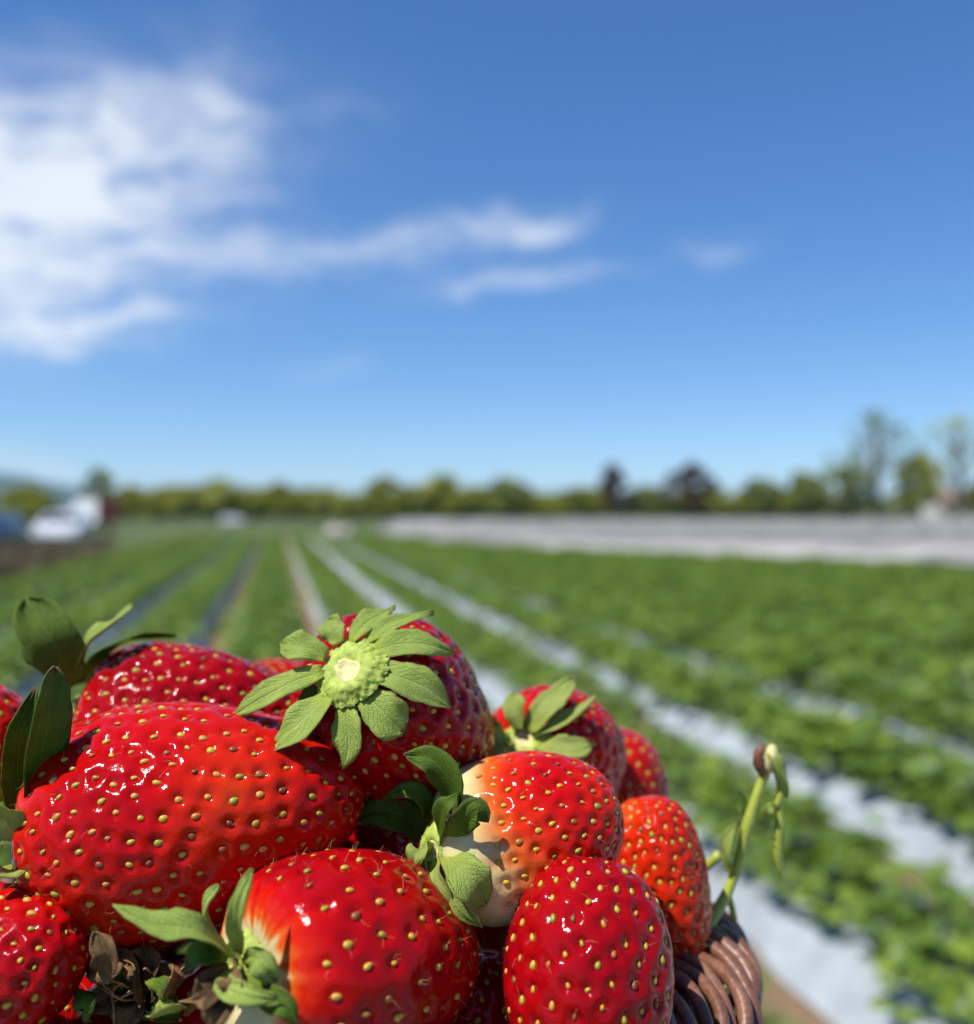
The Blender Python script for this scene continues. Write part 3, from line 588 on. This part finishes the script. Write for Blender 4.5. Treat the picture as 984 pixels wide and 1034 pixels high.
    if hairs:
        V = []; Fq = []
        for i in range(len(SP)):
            n = Vector(SN[i]); 
            for q in range(hairs):
                if r.random() < .25: continue
                p0 = Vector(SP[i])+n*(.0002-dimple*dsc[i]*.9)+Vector(r.normal(0, .0003, 3)); d = (n*r.uniform(.25, .9)+Vector(r.normal(0, .6, 3))).normalized(); l = r.uniform(.0009, .0024); c1 = p0+d*l*.5; c2 = p0+d*l*.85+Vector(r.normal(0, .0004, 3)); a_ = d.orthogonal().normalized(); b_ = d.cross(a_); k0 = len(V); w_ = .000026
                for pp, ww in ((p0, w_*1.3), (c1, w_), (c2, w_*.5)):
                    for z in range(3): V.append(pp+(a_*math.cos(z*2.094)+b_*math.sin(z*2.094))*ww)
                Fq += [[k0+m_*3+z, k0+m_*3+(z+1) % 3, k0+m_*3+3+(z+1) % 3, k0+m_*3+3+z] for m_ in (0, 1) for z in range(3)]
        tag(link('fine_hairs', mesh_np('fine_hairs', [tuple(v) for v in V], Fq), m_hair, root), kind='stuff')
    return root, ax, X, Yv, L
PROF = {'lens': ([0, .15, .35, .55, .75, .9, 1], [.45, .70, .93, 1, .78, .42, .03]), 'round': ([0, .15, .4, .65, .85, .95, 1], [.40, .62, .92, 1, .86, .55, .12]), 'thin': ([0, .2, .5, .8, 1], [.6, .95, 1, .6, .03])}
def sepal(parent, root, pts, width, nh, mt, shape='lens', cup=.25, thick=.00018, wav=.0004, seed=0, world=True, name='sepal'):
    """pts: points along the midrib in world space; width in metres; nh: the way the upper face looks"""
    r = np.random.default_rng(seed+int(width*1e6)); o0 = root.location; P = bez([Vector(q)-o0 for q in pts], 17); nh = Vector(nh).normalized(); nv = 9; V = []; UVs = []
    ph = r.uniform(0, 6.28, 3)
    for i, q in enumerate(P):
        t_ = i/16; tg = (P[min(i+1, 16)]-P[max(i-1, 0)]).normalized(); sdv = tg.cross(nh)
        if sdv.length < .15: sdv = tg.orthogonal()
        sdv.normalize(); nn = sdv.cross(tg).normalized()
        if nn.dot(nh) < 0: nn = -nn
        wd = float(np.interp(t_, *PROF[shape]))*width/2*(1+.05*math.sin(t_*17+ph[2])+.035*r.normal())
        for j in range(nv):
            c = j/(nv-1)*2-1; V.append(q+sdv*(c*wd)+nn*(cup*wd*(c*c-.35)+wav*math.sin(t_*9+ph[0]+c*2.2)*abs(c)+.0003*math.sin(c*7+ph[1])*t_)); UVs.append((t_, j/(nv-1)))
    fs = grid_faces(17, nv); me = mesh_np(name, [tuple(v) for v in V], fs); uvl = me.uv_layers.new(name='UVMap'); U = np.array(UVs, np.float32)
    li = np.empty(len(me.loops), np.int32); me.loops.foreach_get('vertex_index', li); uvl.data.foreach_set('uv', U[li].ravel())
    o = link(name, me, mt, parent); so_ = o.modifiers.new('thickness', 'SOLIDIFY'); so_.thickness = thick; so_.offset = 0; return o
def disc(root, c, n, rad, mt=m_disc, scar=True, hgt=.0012, seed=3):
    """the fleshy ring the sepals grow from, with the broken stalk in the middle"""
    r = np.random.default_rng(seed); c = Vector(c)-root.location; n = Vector(n).normalized(); a = n.orthogonal().normalized(); b_ = n.cross(a); nr, na_ = 22, 110; V = []
    jit = r.normal(0, 1, (nr, na_)); jit = (jit+np.roll(jit, 1, 0)*.8)*np.linspace(0, 1, nr)[:, None]; edge = np.cumsum(r.normal(0, 1, na_)); edge -= np.linspace(edge[0], edge[-1], na_); edge = (edge-edge.mean())/(abs(edge).max()+1e-6)
    for i in range(nr):
        q = i/(nr-1)
        for j in range(na_):
            an = 2*math.pi*j/na_; rr = rad*q*(1+.16*edge[j]*q+.025*jit[i, j]); z = hgt*(math.exp(-((q-.55)/.30)**2)*.8-.9*q**3-.30*math.exp(-(q/.35)**2))+rad*.014*jit[i, j]*q
            V.append(c+a*(rr*math.cos(an))+b_*(rr*math.sin(an))+n*z)
    o = link('calyx', mesh_np('calyx', [tuple(v) for v in V], grid_faces(nr, na_, True)), mt, root)
    if scar:
        V = []; js = r.normal(0, 1, (7, 30))
        for i in range(7):
            q = i/6
            for j in range(30): an = 2*math.pi*j/30; rr = rad*.42*q*(1+.10*math.sin(3*an+seed)+.05*math.sin(5*an)); V.append(c+a*rr*math.cos(an)*.85+b_*rr*math.sin(an)*1.15+n*(hgt*(.12+.45*math.exp(-((q-.8)/.2)**2)-.35*q**8+.08*js[i, j]*q)))
        link('stem_scar', mesh_np('stem_scar', [tuple(v) for v in V], grid_faces(7, 30, True)), m_scar, o)
    return o
def wreath(root, base, ax, rad, mt, n=9, L=.016, Wd=.008, lift=.35, seed=5, skip=()):
    """a plain calyx for a berry whose stalk end is mostly out of sight"""
    base = Vector(base); c = disc(root, base-ax*.0005, -ax, .0052, seed=seed); r = np.random.default_rng(seed); a = ax.orthogonal().normalized(); b_ = ax.cross(a)
    for i in range(n):
        an = 2*math.pi*i/n+r.uniform(-.2, .2); d = a*math.cos(an)+b_*math.sin(an); l = L*r.uniform(.8, 1.15); up = r.uniform(-.4, 1)*lift
        sepal(c, root, [base+d*.003-ax*.0012, base+d*(l*.55)-ax*(.002+up*l*.15), base+d*l-ax*(up*l*.5-.003)], Wd*r.uniform(.8, 1.1), -ax, mt, seed=seed*31+i)
    return c
CAMV = Vector((0, -1, .25))

# 1 the big one on the left
b1, ax, X, Y_, L = berry(W(26, 852, .172), W(366, 796, .174), .0206, 'big glossy red strawberry lying on its side under the purple-leafed line, largest of the heap', k=.28, pw=.80, lump=.012, sp=3.95, seed=11, ripe=.64, patch=.10, seedlen=1.7, nt=190, nphi=310, dimple=.00042)
b1['label'] = 'largest strawberry of the heap, glossy red, lying on its side with dark raised sepals'
c = disc(b1, W(26, 862, .172), -ax, .0055, seed=2)
sepal(c, b1, [W(32, 850, .168), W(38, 790, .163), W(50, 730, .160), W(56, 673, .163)], .0083, (1, -.5, .0), m_sepal_d, 'round', .35, seed=1)
sepal(c, b1, [W(24, 850, .170), W(18, 790, .166), W(20, 745, .164), W(36, 694, .166)], .0060, (.7, -.7, .1), m_sepal_d, 'lens', .3, seed=2)
sepal(c, b1, [W(24, 868, .166), W(10, 850, .158), W(-8, 828, .156), W(-20, 800, .156)], .0080, (0, -1, .6), m_sepal_y, 'lens', .3, seed=3)
sepal(c, b1, [W(24, 872, .166), W(12, 880, .158), W(-2, 872, .154), W(-22, 860, .152)], .0070, (0, -.8, .9), m_sepal_y, 'lens', .25, seed=4)
sepal(c, b1, [W(26, 880, .168), W(22, 905, .162), W(10, 918, .158), W(-10, 925, .156)], .0060, (-.4, -.8, .4), m_sepal, 'lens', .25, seed=5)
# 2 behind it
b2, ax, X, Y_, L = berry(W(72, 726, .205), W(342, 770, .212), .0198, 'dull red strawberry with a two-lobed dark sepal standing up, behind the largest one', k=.20, pw=.76, lump=.03, sp=4.2, seed=22, ripe=.93, seedlen=1.7)
c = disc(b2, W(74, 722, .204), -ax, .005, seed=4)
sepal(c, b2, [W(76, 692, .200), W(64, 668, .196), W(48, 640, .194), W(26, 604, .197)], .0102, (.5, -1, .1), m_sepal_d, 'round', .22, seed=6)
sepal(c, b2, [W(70, 690, .201), W(50, 670, .198), W(30, 650, .197), W(18, 631, .199)], .0052, (.3, -1, .2), m_sepal_d, 'lens', .2, seed=7)
sepal(c, b2, [W(76, 690, .203), W(88, 650, .199), W(112, 630, .199), W(133, 611, .204)], .0056, (-.5, -.5, .9), m_sepal, 'thin', .4, seed=8)
sepal(c, b2, [W(82, 690, .208), W(105, 656, .205), W(140, 643, .206), W(178, 642, .209)], .0052, (-.3, .2, 1), m_sepal_d, 'lens', -.2, seed=9)
# 2b a sliver of one further back
b2b, ax, X, Y_, L = berry(W(330, 738, .262), W(215, 708, .255), .0145, 'strawberry mostly hidden at the back, only a red sliver above its neighbours', sp=4.2, seed=23, ripe=.8, nt=90, nphi=140)
wreath(b2b, b2b.location, ax, .0145, m_sepal_d, seed=8)
# 3 the one whose calyx looks at the camera
b3, ax, X, Y_, L = berry(W(352, 680, .173), W(445, 765, .211), .0181, 'red strawberry on top of the heap with its whole pale green star calyx showing', k=.10, pw=.70, lump=.035, sp=4.3, seed=33, ripe=.95, seedlen=1.7, nt=170, nphi=280)
nrm3 = (-ax*1.0+Vector((0, 0, .15))).normalized(); c = disc(b3, W(352, 678, .1700), nrm3, .0067, seed=6, hgt=.0014)
def s3(pts, w, nh=nrm3, shape='lens', m_=m_sepal, cup=.18, sd=0): sepal(c, b3, [W(*q) for q in pts], w*.171/F, nh, m_, shape, cup, seed=sd)
s3([(326, 678, .1705), (296, 688, .1700), (265, 704, .1705), (234, 723, .173)], 32, sd=11)
s3([(332, 700, .1695), (315, 718, .1665), (294, 738, .1655), (273, 758, .167)], 40, sd=12)
s3([(349, 706, .1685), (350, 730, .1660), (351, 752, .1650), (347, 776, .1655)], 33, sd=13)
s3([(364, 698, .1690), (380, 712, .1668), (394, 726, .1660), (408, 739, .167)], 43, shape='round', sd=14)
s3([(374, 676, .1705), (402, 683, .1688), (430, 694, .1690), (456, 714, .171)], 38, sd=15)
s3([(374, 658, .1725), (402, 650, .1722), (432, 650, .1735), (458, 660, .177)], 34, sd=16)
s3([(366, 650, .1740), (388, 634, .1750), (412, 625, .1770), (438, 619, .181)], 24, sd=17, nh=Vector((-.3, -.8, .9)))
s3([(354, 648, .1745), (366, 632, .1760), (382, 621, .1780), (399, 613, .182)], 28, sd=18)
s3([(342, 650, .1745), (338, 640, .1752), (334, 633, .1760), (331, 627, .178)], 28, shape='round', sd=19)
s3([(330, 662, .1725), (314, 655, .1720), (300, 652, .1722), (284, 650, .174)], 33, shape='round', sd=20)
s3([(336, 690, .1715), (318, 700, .1710), (306, 708, .1712), (296, 716, .173)], 20, sd=21, m_=m_sepal_d)
# 4 white-shouldered one in the middle
b4, ax, X, Y_, L = berry(W(440, 866, 0.1740), W(626, 816, 0.1750), .0141, 'strawberry with a cream white shoulder fading through orange to red', k=.14, pw=.70, lump=.022, sp=3.7, seed=44, ripe=.60, white=1.0, wpos=.28, seedlen=1.45, nt=170, nphi=270, dimple=.00042)
c = disc(b4, W(438, 860, .1675), (-.75, -.7, .15), .0050, seed=7)
def s4(pts, w, nh, shape='lens', m_=m_sepal, cup=.25, sd=0): sepal(c, b4, [W(*q) for q in pts], w*.175/F, nh, m_, shape, cup, seed=sd)
s4([(446, 845, 0.1690), (456, 805, 0.1650), (440, 770, 0.1640), (408, 762, 0.1650)], 34, (-.5, -.8, .5), m_=m_sepal_d, sd=31)
s4([(440, 842, 0.1760), (430, 812, 0.1730), (412, 798, 0.1710), (388, 806, 0.1700)], 26, (-.3, -.6, .9), m_=m_sepal_d, sd=32)
s4([(434, 846, 0.1790), (410, 826, 0.1770), (384, 818, 0.1760), (355, 826, 0.1770)], 40, (-.2, -.8, .7), m_=m_sepal_d, sd=33)
s4([(452, 846, 0.1650), (468, 830, 0.1600), (482, 818, 0.1580), (491, 830, 0.1590)], 26, (.2, -.9, .4), m_=m_sepal_d, sd=34)
s4([(450, 862, 0.1650), (464, 874, 0.1590), (478, 892, 0.1570), (490, 914, 0.1590)], 36, (.2, -1, .35), 'round', sd=35)
s4([(444, 868, 0.1660), (452, 894, 0.1600), (466, 918, 0.1580), (488, 936, 0.1580)], 24, (-.6, -.8, .2), sd=36)
s4([(434, 862, 0.1690), (426, 872, 0.1650), (424, 884, 0.1640), (424, 896, 0.1650)], 18, (-.5, -.9, 0), m_=m_sepal_y, sd=37)
s4([(442, 868, .166), (438, 886, .161), (446, 906, .159), (462, 926, .160)], 24, (-.5, -.9, .3), m_=m_sepal_y, sd=38)
s4([(436, 858, .168), (424, 858, .164), (417, 868, .163), (420, 888, .165)], 20, (-.5, -.9, .3), m_=m_sepal_y, sd=39)
s4([(444, 850, .167), (444, 830, .163), (450, 812, .161), (464, 802, .163)], 22, (-.4, -.8, .6), m_=m_sepal_d, sd=40)
# 5 behind, calyx towards the camera
b5, ax, X, Y_, L = berry(W(530, 750, .206), W(592, 778, .238), .0152, 'strawberry with a yellowish green calyx tilted up, behind the white-shouldered one', k=.08, pw=.68, lump=.03, sp=4.0, seed=55, ripe=.72, seedlen=1.6)
nrm5 = (-ax+Vector((0, -.1, .35))).normalized(); c = disc(b5, W(530, 748, .2045), nrm5, .0056, seed=9)
def s5(pts, w, nh=nrm5, shape='lens', m_=m_sepal_y, cup=.25, sd=0): sepal(c, b5, [W(*q) for q in pts], w*.204/F, nh, m_, shape, cup, seed=sd)
s5([(516, 746, .203), (503, 742, .201), (494, 732, .200), (489, 716, .201)], 22, sd=41); s5([(524, 738, .204), (520, 722, .204), (519, 710, .205), (520, 700, .207)], 24, shape='round', sd=42)
s5([(534, 738, .204), (548, 718, .204), (564, 702, .206), (581, 684, .210)], 30, sd=43); s5([(540, 744, .204), (560, 732, .203), (582, 720, .204), (603, 702, .208)], 24, nh=Vector((-.4, -.3, 1)), sd=44)
s5([(542, 752, .203), (560, 754, .200), (578, 756, .199), (597, 752, .201)], 26, nh=Vector((.1, -.8, .7)), shape='round', sd=45); s5([(538, 758, .203), (552, 768, .200), (572, 774, .198), (592, 770, .199)], 20, nh=Vector((0, -1, .5)), sd=46)
s5([(520, 756, .203), (508, 762, .201), (496, 764, .200), (486, 760, .2)], 24, sd=47)
# 6 far right, plain
b6, ax, X, Y_, L = berry(W(600, 850, .245), W(634, 738, .244), .0140, 'strawberry at the back edge of the heap showing only a smooth red side', k=.1, sp=4.4, seed=66, ripe=.70, nt=110, nphi=180, dimple=.0003)
wreath(b6, b6.location, ax, .014, m_sepal, seed=12)
# 7 right, orange red, standing
b7, ax, X, Y_, L = berry(W(676, 992, .196), W(654, 806, .200), .0098, 'narrow orange-red strawberry standing upright against the basket rim, thickly seeded', k=.02, pw=.62, lump=.03, sp=3.0, seed=77, ripe=.47, seedlen=1.45, dimple=.00042, bend=.0)
wreath(b7, W(676, 992, .196), ax, .0098, m_sepal, n=8, seed=14)
# 8 front
b8, ax, X, Y_, L = berry(W(588, 1078, .150), W(596, 872, .166), .0136, 'deep red strawberry standing blunt tip up, in front of the narrow orange-red one', k=.04, pw=.56, lump=.03, sp=4.0, seed=88, ripe=.88, seedlen=1.5, nt=170, nphi=270, dimple=.00040)
wreath(b8, W(588, 1078, .150), ax, .0136, m_sepal, n=9, seed=15)
# 9 bottom centre
b9, ax, X, Y_, L = berry(W(240, 980, .1425), W(464, 962, .172), .0174, 'strawberry with a pale patch beside its withered calyx, below the largest one', k=.20, pw=.80, lump=.03, sp=5.0, seed=99, ripe=.86, white=.95, wpos=.10, wwid=.17, hairs=3, seedlen=1.65, nt=170, nphi=280, dimple=.00036)
c = disc(b9, W(240, 974, .1425), -ax, .0050, seed=11, scar=False)
def s9(pts, w, nh, shape='lens', m_=m_sepal, cup=.25, sd=0): sepal(c, b9, [W(*q) for q in pts], w*.147/F, nh, m_, shape, cup, seed=sd)
s9([(232, 962, 0.1410), (200, 938, 0.1370), (160, 932, 0.1360), (114, 914, 0.1370)], 30, (0, -.6, 1), m_=m_sepal, sd=51, cup=.3)
s9([(226, 955, 0.1430), (210, 930, 0.1420), (208, 910, 0.1420), (222, 895, 0.1430)], 15, (-.8, -.6, .2), sd=52); s9([(240, 962, 0.1400), (238, 930, 0.1360), (243, 905, 0.1350), (255, 878, 0.1370)], 19, (-.4, -1, 0), 'thin', sd=53)
s9([(246, 966, 0.1400), (258, 968, 0.1360), (268, 978, 0.1350), (278, 992, 0.1360)], 24, (.3, -1, .4), 'round', sd=54); s9([(240, 980, 0.1400), (226, 994, 0.1350), (250, 1006, 0.1320), (280, 1008, 0.1330)], 22, (0, -.8, .6), sd=55)
s9([(246, 986, 0.1400), (268, 1006, 0.1350), (288, 1016, 0.1330), (300, 1036, 0.1330)], 24, (.2, -1, .5), m_=m_sepal_d, sd=56); s9([(230, 966, 0.1420), (212, 962, 0.1390), (198, 964, 0.1380), (186, 982, 0.1380)], 24, (-.2, -.8, .5), m_=m_sepal_d, sd=57)
s9([(236, 980, 0.1410), (220, 990, 0.1370), (208, 1004, 0.1350), (194, 1010, 0.1350)], 34, (-.2, -.9, .5), m_=m_dry, sd=58, cup=.6); s9([(238, 984, 0.1410), (228, 1006, 0.1360), (220, 1022, 0.1340), (214, 1040, 0.1340)], 30, (-.1, -1, .4), m_=m_dry, sd=59, cup=.6); s9([(240, 974, 0.1400), (232, 984, 0.1350), (236, 994, 0.1340), (242, 1004, 0.1340)], 24, (-.2, -1, .3), m_=m_dry, sd=60, cup=.5)
# 10 bottom left, tip towards the camera
b10, ax, X, Y_, L = berry(W(-90, 1010, .166), W(62, 958, .148), .0136, 'dark red strawberry pointing its seedy tip forward, beneath the largest one', k=.22, pw=.76, lump=.03, sp=4.0, seed=110, ripe=.80, seedlen=1.6)
wreath(b10, b10.location, ax, .0136, m_sepal_d, seed=16)
# 11 left edge
b11, ax, X, Y_, L = berry(W(-20, 800, .192), W(-40, 690, .196), .0120, 'small strawberry almost out of view beside the dark raised sepals', sp=3.9, seed=121, ripe=.66, nt=110, nphi=180)
wreath(b11, W(-16, 800, .190), ax, .012, m_sepal_y, seed=17)
# 12, 13 in the gaps
b12, ax, X, Y_, L = berry(W(500, 1110, .178), W(490, 975, .172), .0130, 'shaded red strawberry deep in the gap in front of the white-shouldered one', sp=4.2, seed=132, ripe=.85, nt=110, nphi=180)
wreath(b12, b12.location, ax, .013, m_sepal, seed=18)
b13, ax, X, Y_, L = berry(W(330, 905, .205), W(420, 850, .200), .0140, 'shaded dark red strawberry sunk between the calyx star and the withered one', sp=4.2, seed=143, ripe=.9, nt=110, nphi=180)
wreath(b13, b13.location, ax, .014, m_sepal_d, seed=19)
# 14 with dried calyx in the lower left gap
b14, ax, X, Y_, L = berry(W(140, 1010, .168), W(150, 1130, .19), .0130, 'strawberry with a brown dried calyx down in the dark lower gap', sp=4.4, seed=154, ripe=.85, nt=100, nphi=160)
c = disc(b14, W(140, 1006, .166), -ax+Vector((0, -.4, .3)), .005, m_dry, seed=21)
for i, (px, py, w_, m_) in enumerate(((95, 985, 26, m_sepal_d), (110, 960, 30, m_dry), (150, 955, 40, m_dry), (185, 990, 34, m_dry), (180, 1030, 36, m_sepal_d), (120, 1040, 36, m_dry), (80, 1020, 30, m_dry))):
    mx_, my_ = (140+px)/2, (1006+py)/2-6; sepal(c, b14, [W(138, 1004, .165), W(mx_, my_, .158), W(px, py, .158)], w_*.16/F, (0, -1, .6), m_, cup=.4, seed=70+i)
for i in range(16):
    r_ = np.random.default_rng(600+i); a0 = Vector((140+r_.normal(0, 16), 1000+r_.normal(0, 10), .159)); b0 = Vector((a0.x+r_.normal(0, 26), a0.y+r_.normal(-4, 20), .1555)); mm = (a0+b0)/2+Vector((r_.normal(0, 6), r_.normal(0, 6), -.002))
    b = MB(); b.tube([q-b14.location for q in bez([W(*a0), W(*mm), W(*b0)], 7)], [.00022, .0002, .0002, .00018, .00016, .00012, .00006], 5); b.build('dry_fibre', m_hair, c, True)
lf = [(88, 978, m_dry), (104, 985, m_dry), (128, 972, m_dry), (150, 990, m_sepal_d), (176, 975, m_dry), (150, 1024, m_sepal), (184, 1018, m_dry), (90, 1026, m_sepal_d)]
for i, (px, py, m_) in enumerate(lf):
    r_ = np.random.default_rng(900+i); an = r_.uniform(0, 6.28); l = r_.uniform(30, 46); yb = .152+r_.uniform(-.003, .004)
    rt = empty('withered_leaf', tuple(W(px, py, yb)), 'small curled withered leaf scrap caught in the dark gap between the berries', 'leaf', 'withered scraps in the lower gap')
    sepal(rt, rt, [W(px, py, yb), W(px+l*.5*math.cos(an)+r_.normal(0, 5), py+l*.5*math.sin(an)+r_.normal(0, 5), yb-.0035), W(px+l*math.cos(an), py+l*math.sin(an), yb+r_.uniform(-.003, .004))], r_.uniform(18, 30)*.15/F, r_.normal(0, 1, 3)+np.array([0, -1.2, .6]), m_, cup=r_.uniform(-.6, .9), wav=.0006, seed=800+i, name='blade')
# berries under the visible ones that carry the heap
def filler(x, y, z, a, rad, sd): 
    d = Vector((math.cos(a), math.sin(a), .25)).normalized()*.019; p0 = Vector((x, y, H+z)); q, ax, X, Y_, L = berry(p0-d, p0+d, rad, 'red strawberry packed underneath the top layer of the heap', sp=4.8, seed=sd, ripe=.8, nt=60, nphi=90, hidden=True, hairs=0)
    q['group'] = 'strawberries under the top layer'; return q
for i, (x, y, z, a, rad) in enumerate([(-.085, .190, -.104, .3, .018), (-.045, .175, -.096, 1.9, .018), (-.004, .178, -.098, .8, .017), (.026, .2, -.095, 2.3, .014), (-.09, .225, -.088, 2.6, .018), (-.05, .225, -.088, .2, .018), (-.008, .23, -.088, 1.2, .018),
                                       (.02, .235, -.080, 2.8, .014), (-.07, .205, -.125, 1.4, .019), (-.02, .205, -.125, .4, .019), (-.035, .245, -.068, .6, .016)]): filler(x, y, z, a, rad, 200+i)

# ------------------------------------------------------------------ basket
BC = Vector((-.037, .205, H-.0945)); BA, BB = .0808, .0615
bk = empty('wicker_basket', tuple(BC-Vector((0, 0, .075))), 'oval brown wicker basket with a thick twisted rim, heaped with strawberries', 'basket')
off = bk.location
def oval(t_, a, b): return Vector((BC.x+a*math.cos(t_), BC.y+b*math.sin(t_), 0))
NS = 11; RMIN = .0084; turns = 8
NT = 620
for s in range(NS):
    P = []
    for i in range(NT):
        t_ = 2*math.pi*i/NT; c0 = oval(t_, BA, BB); tg = Vector((-BA*math.sin(t_), BB*math.cos(t_), 0)).normalized(); outv = Vector((tg.y, -tg.x, 0)); an = turns*t_+2*math.pi*s/NS
        wob = 1+.07*math.sin(9*t_+s*2.1)+.05*math.sin(23*t_+s*4.7)
        P.append(c0+outv*(RMIN*1.25*math.cos(an)*wob)+Vector((0, 0, BC.z+RMIN*.95*math.sin(an)*wob))-off)
    b = MB(); b.tube(P, [.00145*(1+.14*math.sin(i*.07+s)) for i in range(NT)], 9, closed=True); b.build('rim_strand', m_wick, bk, True)
core = MB(); core.tube([oval(2*math.pi*i/90, BA, BB)+Vector((0, 0, BC.z))-off for i in range(90)], .0042, 10, closed=True); core.build('rim_core', m_wick, bk, True)
ST = 36
def wall_pt(t_, q): k_ = 1-.20*q-.10*q*q; return oval(t_, BA*k_, BB*k_)+Vector((0, 0, BC.z-.075*q))
for s in range(ST):
    t_ = 2*math.pi*s/ST; b = MB(); b.tube([wall_pt(t_, q)-off for q in np.linspace(0, 1, 6)], .0018, 7); b.build('stake', m_wick, bk, True)
for w_ in range(15):
    q = .10+.88*w_/14; P = []
    for i in range(ST*6):
        t_ = 2*math.pi*i/(ST*6); c0 = wall_pt(t_, q); tg = Vector((-BA*math.sin(t_), BB*math.cos(t_), 0)).normalized(); P.append(c0+Vector((tg.y, -tg.x, 0))*(.0030*math.cos(ST/2*t_+math.pi*w_))-off)
    b = MB(); b.tube(P, .0024, 7, closed=True); b.build('weaver', m_wick, bk, True)
b = MB(); n = 60; b.add([wall_pt(2*math.pi*i/n, 1.0)-off for i in range(n)]+[wall_pt(2*math.pi*i/n, 1.03)-off for i in range(n)], [tuple(range(n)), tuple(range(n, 2*n))]+[(i, (i+1) % n, n+(i+1) % n, n+i) for i in range(n)]); b.build('base', m_wick, bk)

# ------------------------------------------------------------------ stalk sticking up at the rim
YS = .205
sk = empty('fruit_stalk', tuple(W(712, 955, YS)), 'bent green fruit stalk with a dry bud sticking up at the basket rim', 'stalk'); o0 = sk.location
b = MB(); b.tube([q-o0 for q in bez([W(706, 960, .198), W(716, 934, .202), W(734, 903, YS), (W(747, 867, YS)), W(756, 832, YS), W(766, 800, YS), W(776, 772, YS)], 30)], [.00105+.00025*math.sin(i*.25)**2 for i in range(30)], 10); b.build('stem', m_stem, sk, True)
b = MB(); b.tube([q-o0 for q in bez([W(777, 770, YS), W(786, 782, .2055), W(789, 800, .2055), W(784, 815, .2055)], 10)], [.0009]*10, 8); b.build('side_stem', m_stem, sk, True)
b = MB(); b.tube([q-o0 for q in bez([W(786, 805, .2055), W(788, 830, .2055), W(786, 860, .2055), W(790, 887, .2055)], 12)], [.0007, .0007, .0007, .0008, .001, .0011, .0012, .0011, .001, .0008, .0005, .0002], 8); b.build('side_stem', m_stem, sk, True)
b = MB(); b.tube([q-o0 for q in bez([W(735, 902, YS), W(739, 915, .206), W(742, 930, .206)], 6)], [.0007]*6, 7); b.build('side_stem', m_stem, sk, True)
b = MB(); b.tube([q-o0 for q in bez([W(704, 882, .212), W(716, 873, .211), W(727, 862, .21)], 6)], [.0010]*6, 7); b.build('side_stem', m_stem, sk, True)
b = MB(); b.tube([q-o0 for q in bez([W(772, 783, .204), W(767, 772, .204), W(766, 762, .204), W(772, 752, .204)], 8)], [.0006, .0009, .0011, .0012, .0010, .0011, .0007, .0004], 10); b.build('bud', m_bud, sk, True)
b = MB(); b.tube([q-o0 for q in bez([W(776, 778, .2045), W(779, 766, .204), W(781, 752, .204)], 8)], [.0010, .0012, .0014, .0015, .0016, .0015, .0011, .0006], 10); b.build('bud', m_scar, sk, True)
sepal(sk, sk, [W(777, 760, .203), W(786, 772, .202), W(791, 788, .202), W(795, 805, .203)], .0036, (.6, -.8, .2), m_sepal_y, 'lens', .4, seed=81, name='bract')
sepal(sk, sk, [W(742, 884, .204), W(734, 868, .203), W(735, 850, .203), W(746, 830, .204)], .0029, (-.8, -.5, .6), m_sepal_y, 'lens', .4, seed=82, name='bract')
sepal(sk, sk, [W(782, 812, .205), W(776, 818, .204), W(773, 824, .204)], .0020, (0, -1, .3), m_sepal_y, 'lens', .3, seed=83, name='bract')
sepal(sk, sk, [W(756, 832, .205), W(752, 812, .206), W(748, 798, .207)], .0014, (0, -1, .3), m_sepal_d, 'thin', .3, seed=84, name='bract')
sepal(sk, sk, [W(789, 858, .2055), W(783, 850, .205), W(781, 842, .205)], .0014, (0, -1, .3), m_sepal, 'thin', .3, seed=85, name='bract')
b = MB(); wk = empty('loose_stem', tuple(W(764, 1050, .19)), 'short thin green stem poking out under the basket rim', 'stem'); b.tube([q-wk.location for q in bez([W(745, 1060, .186), W(758, 1040, .19), W(765, 1018, .192), W(763, 1000, .193)], 10)], [.0008]*10, 7); b.build('stem', m_stem, wk, True)
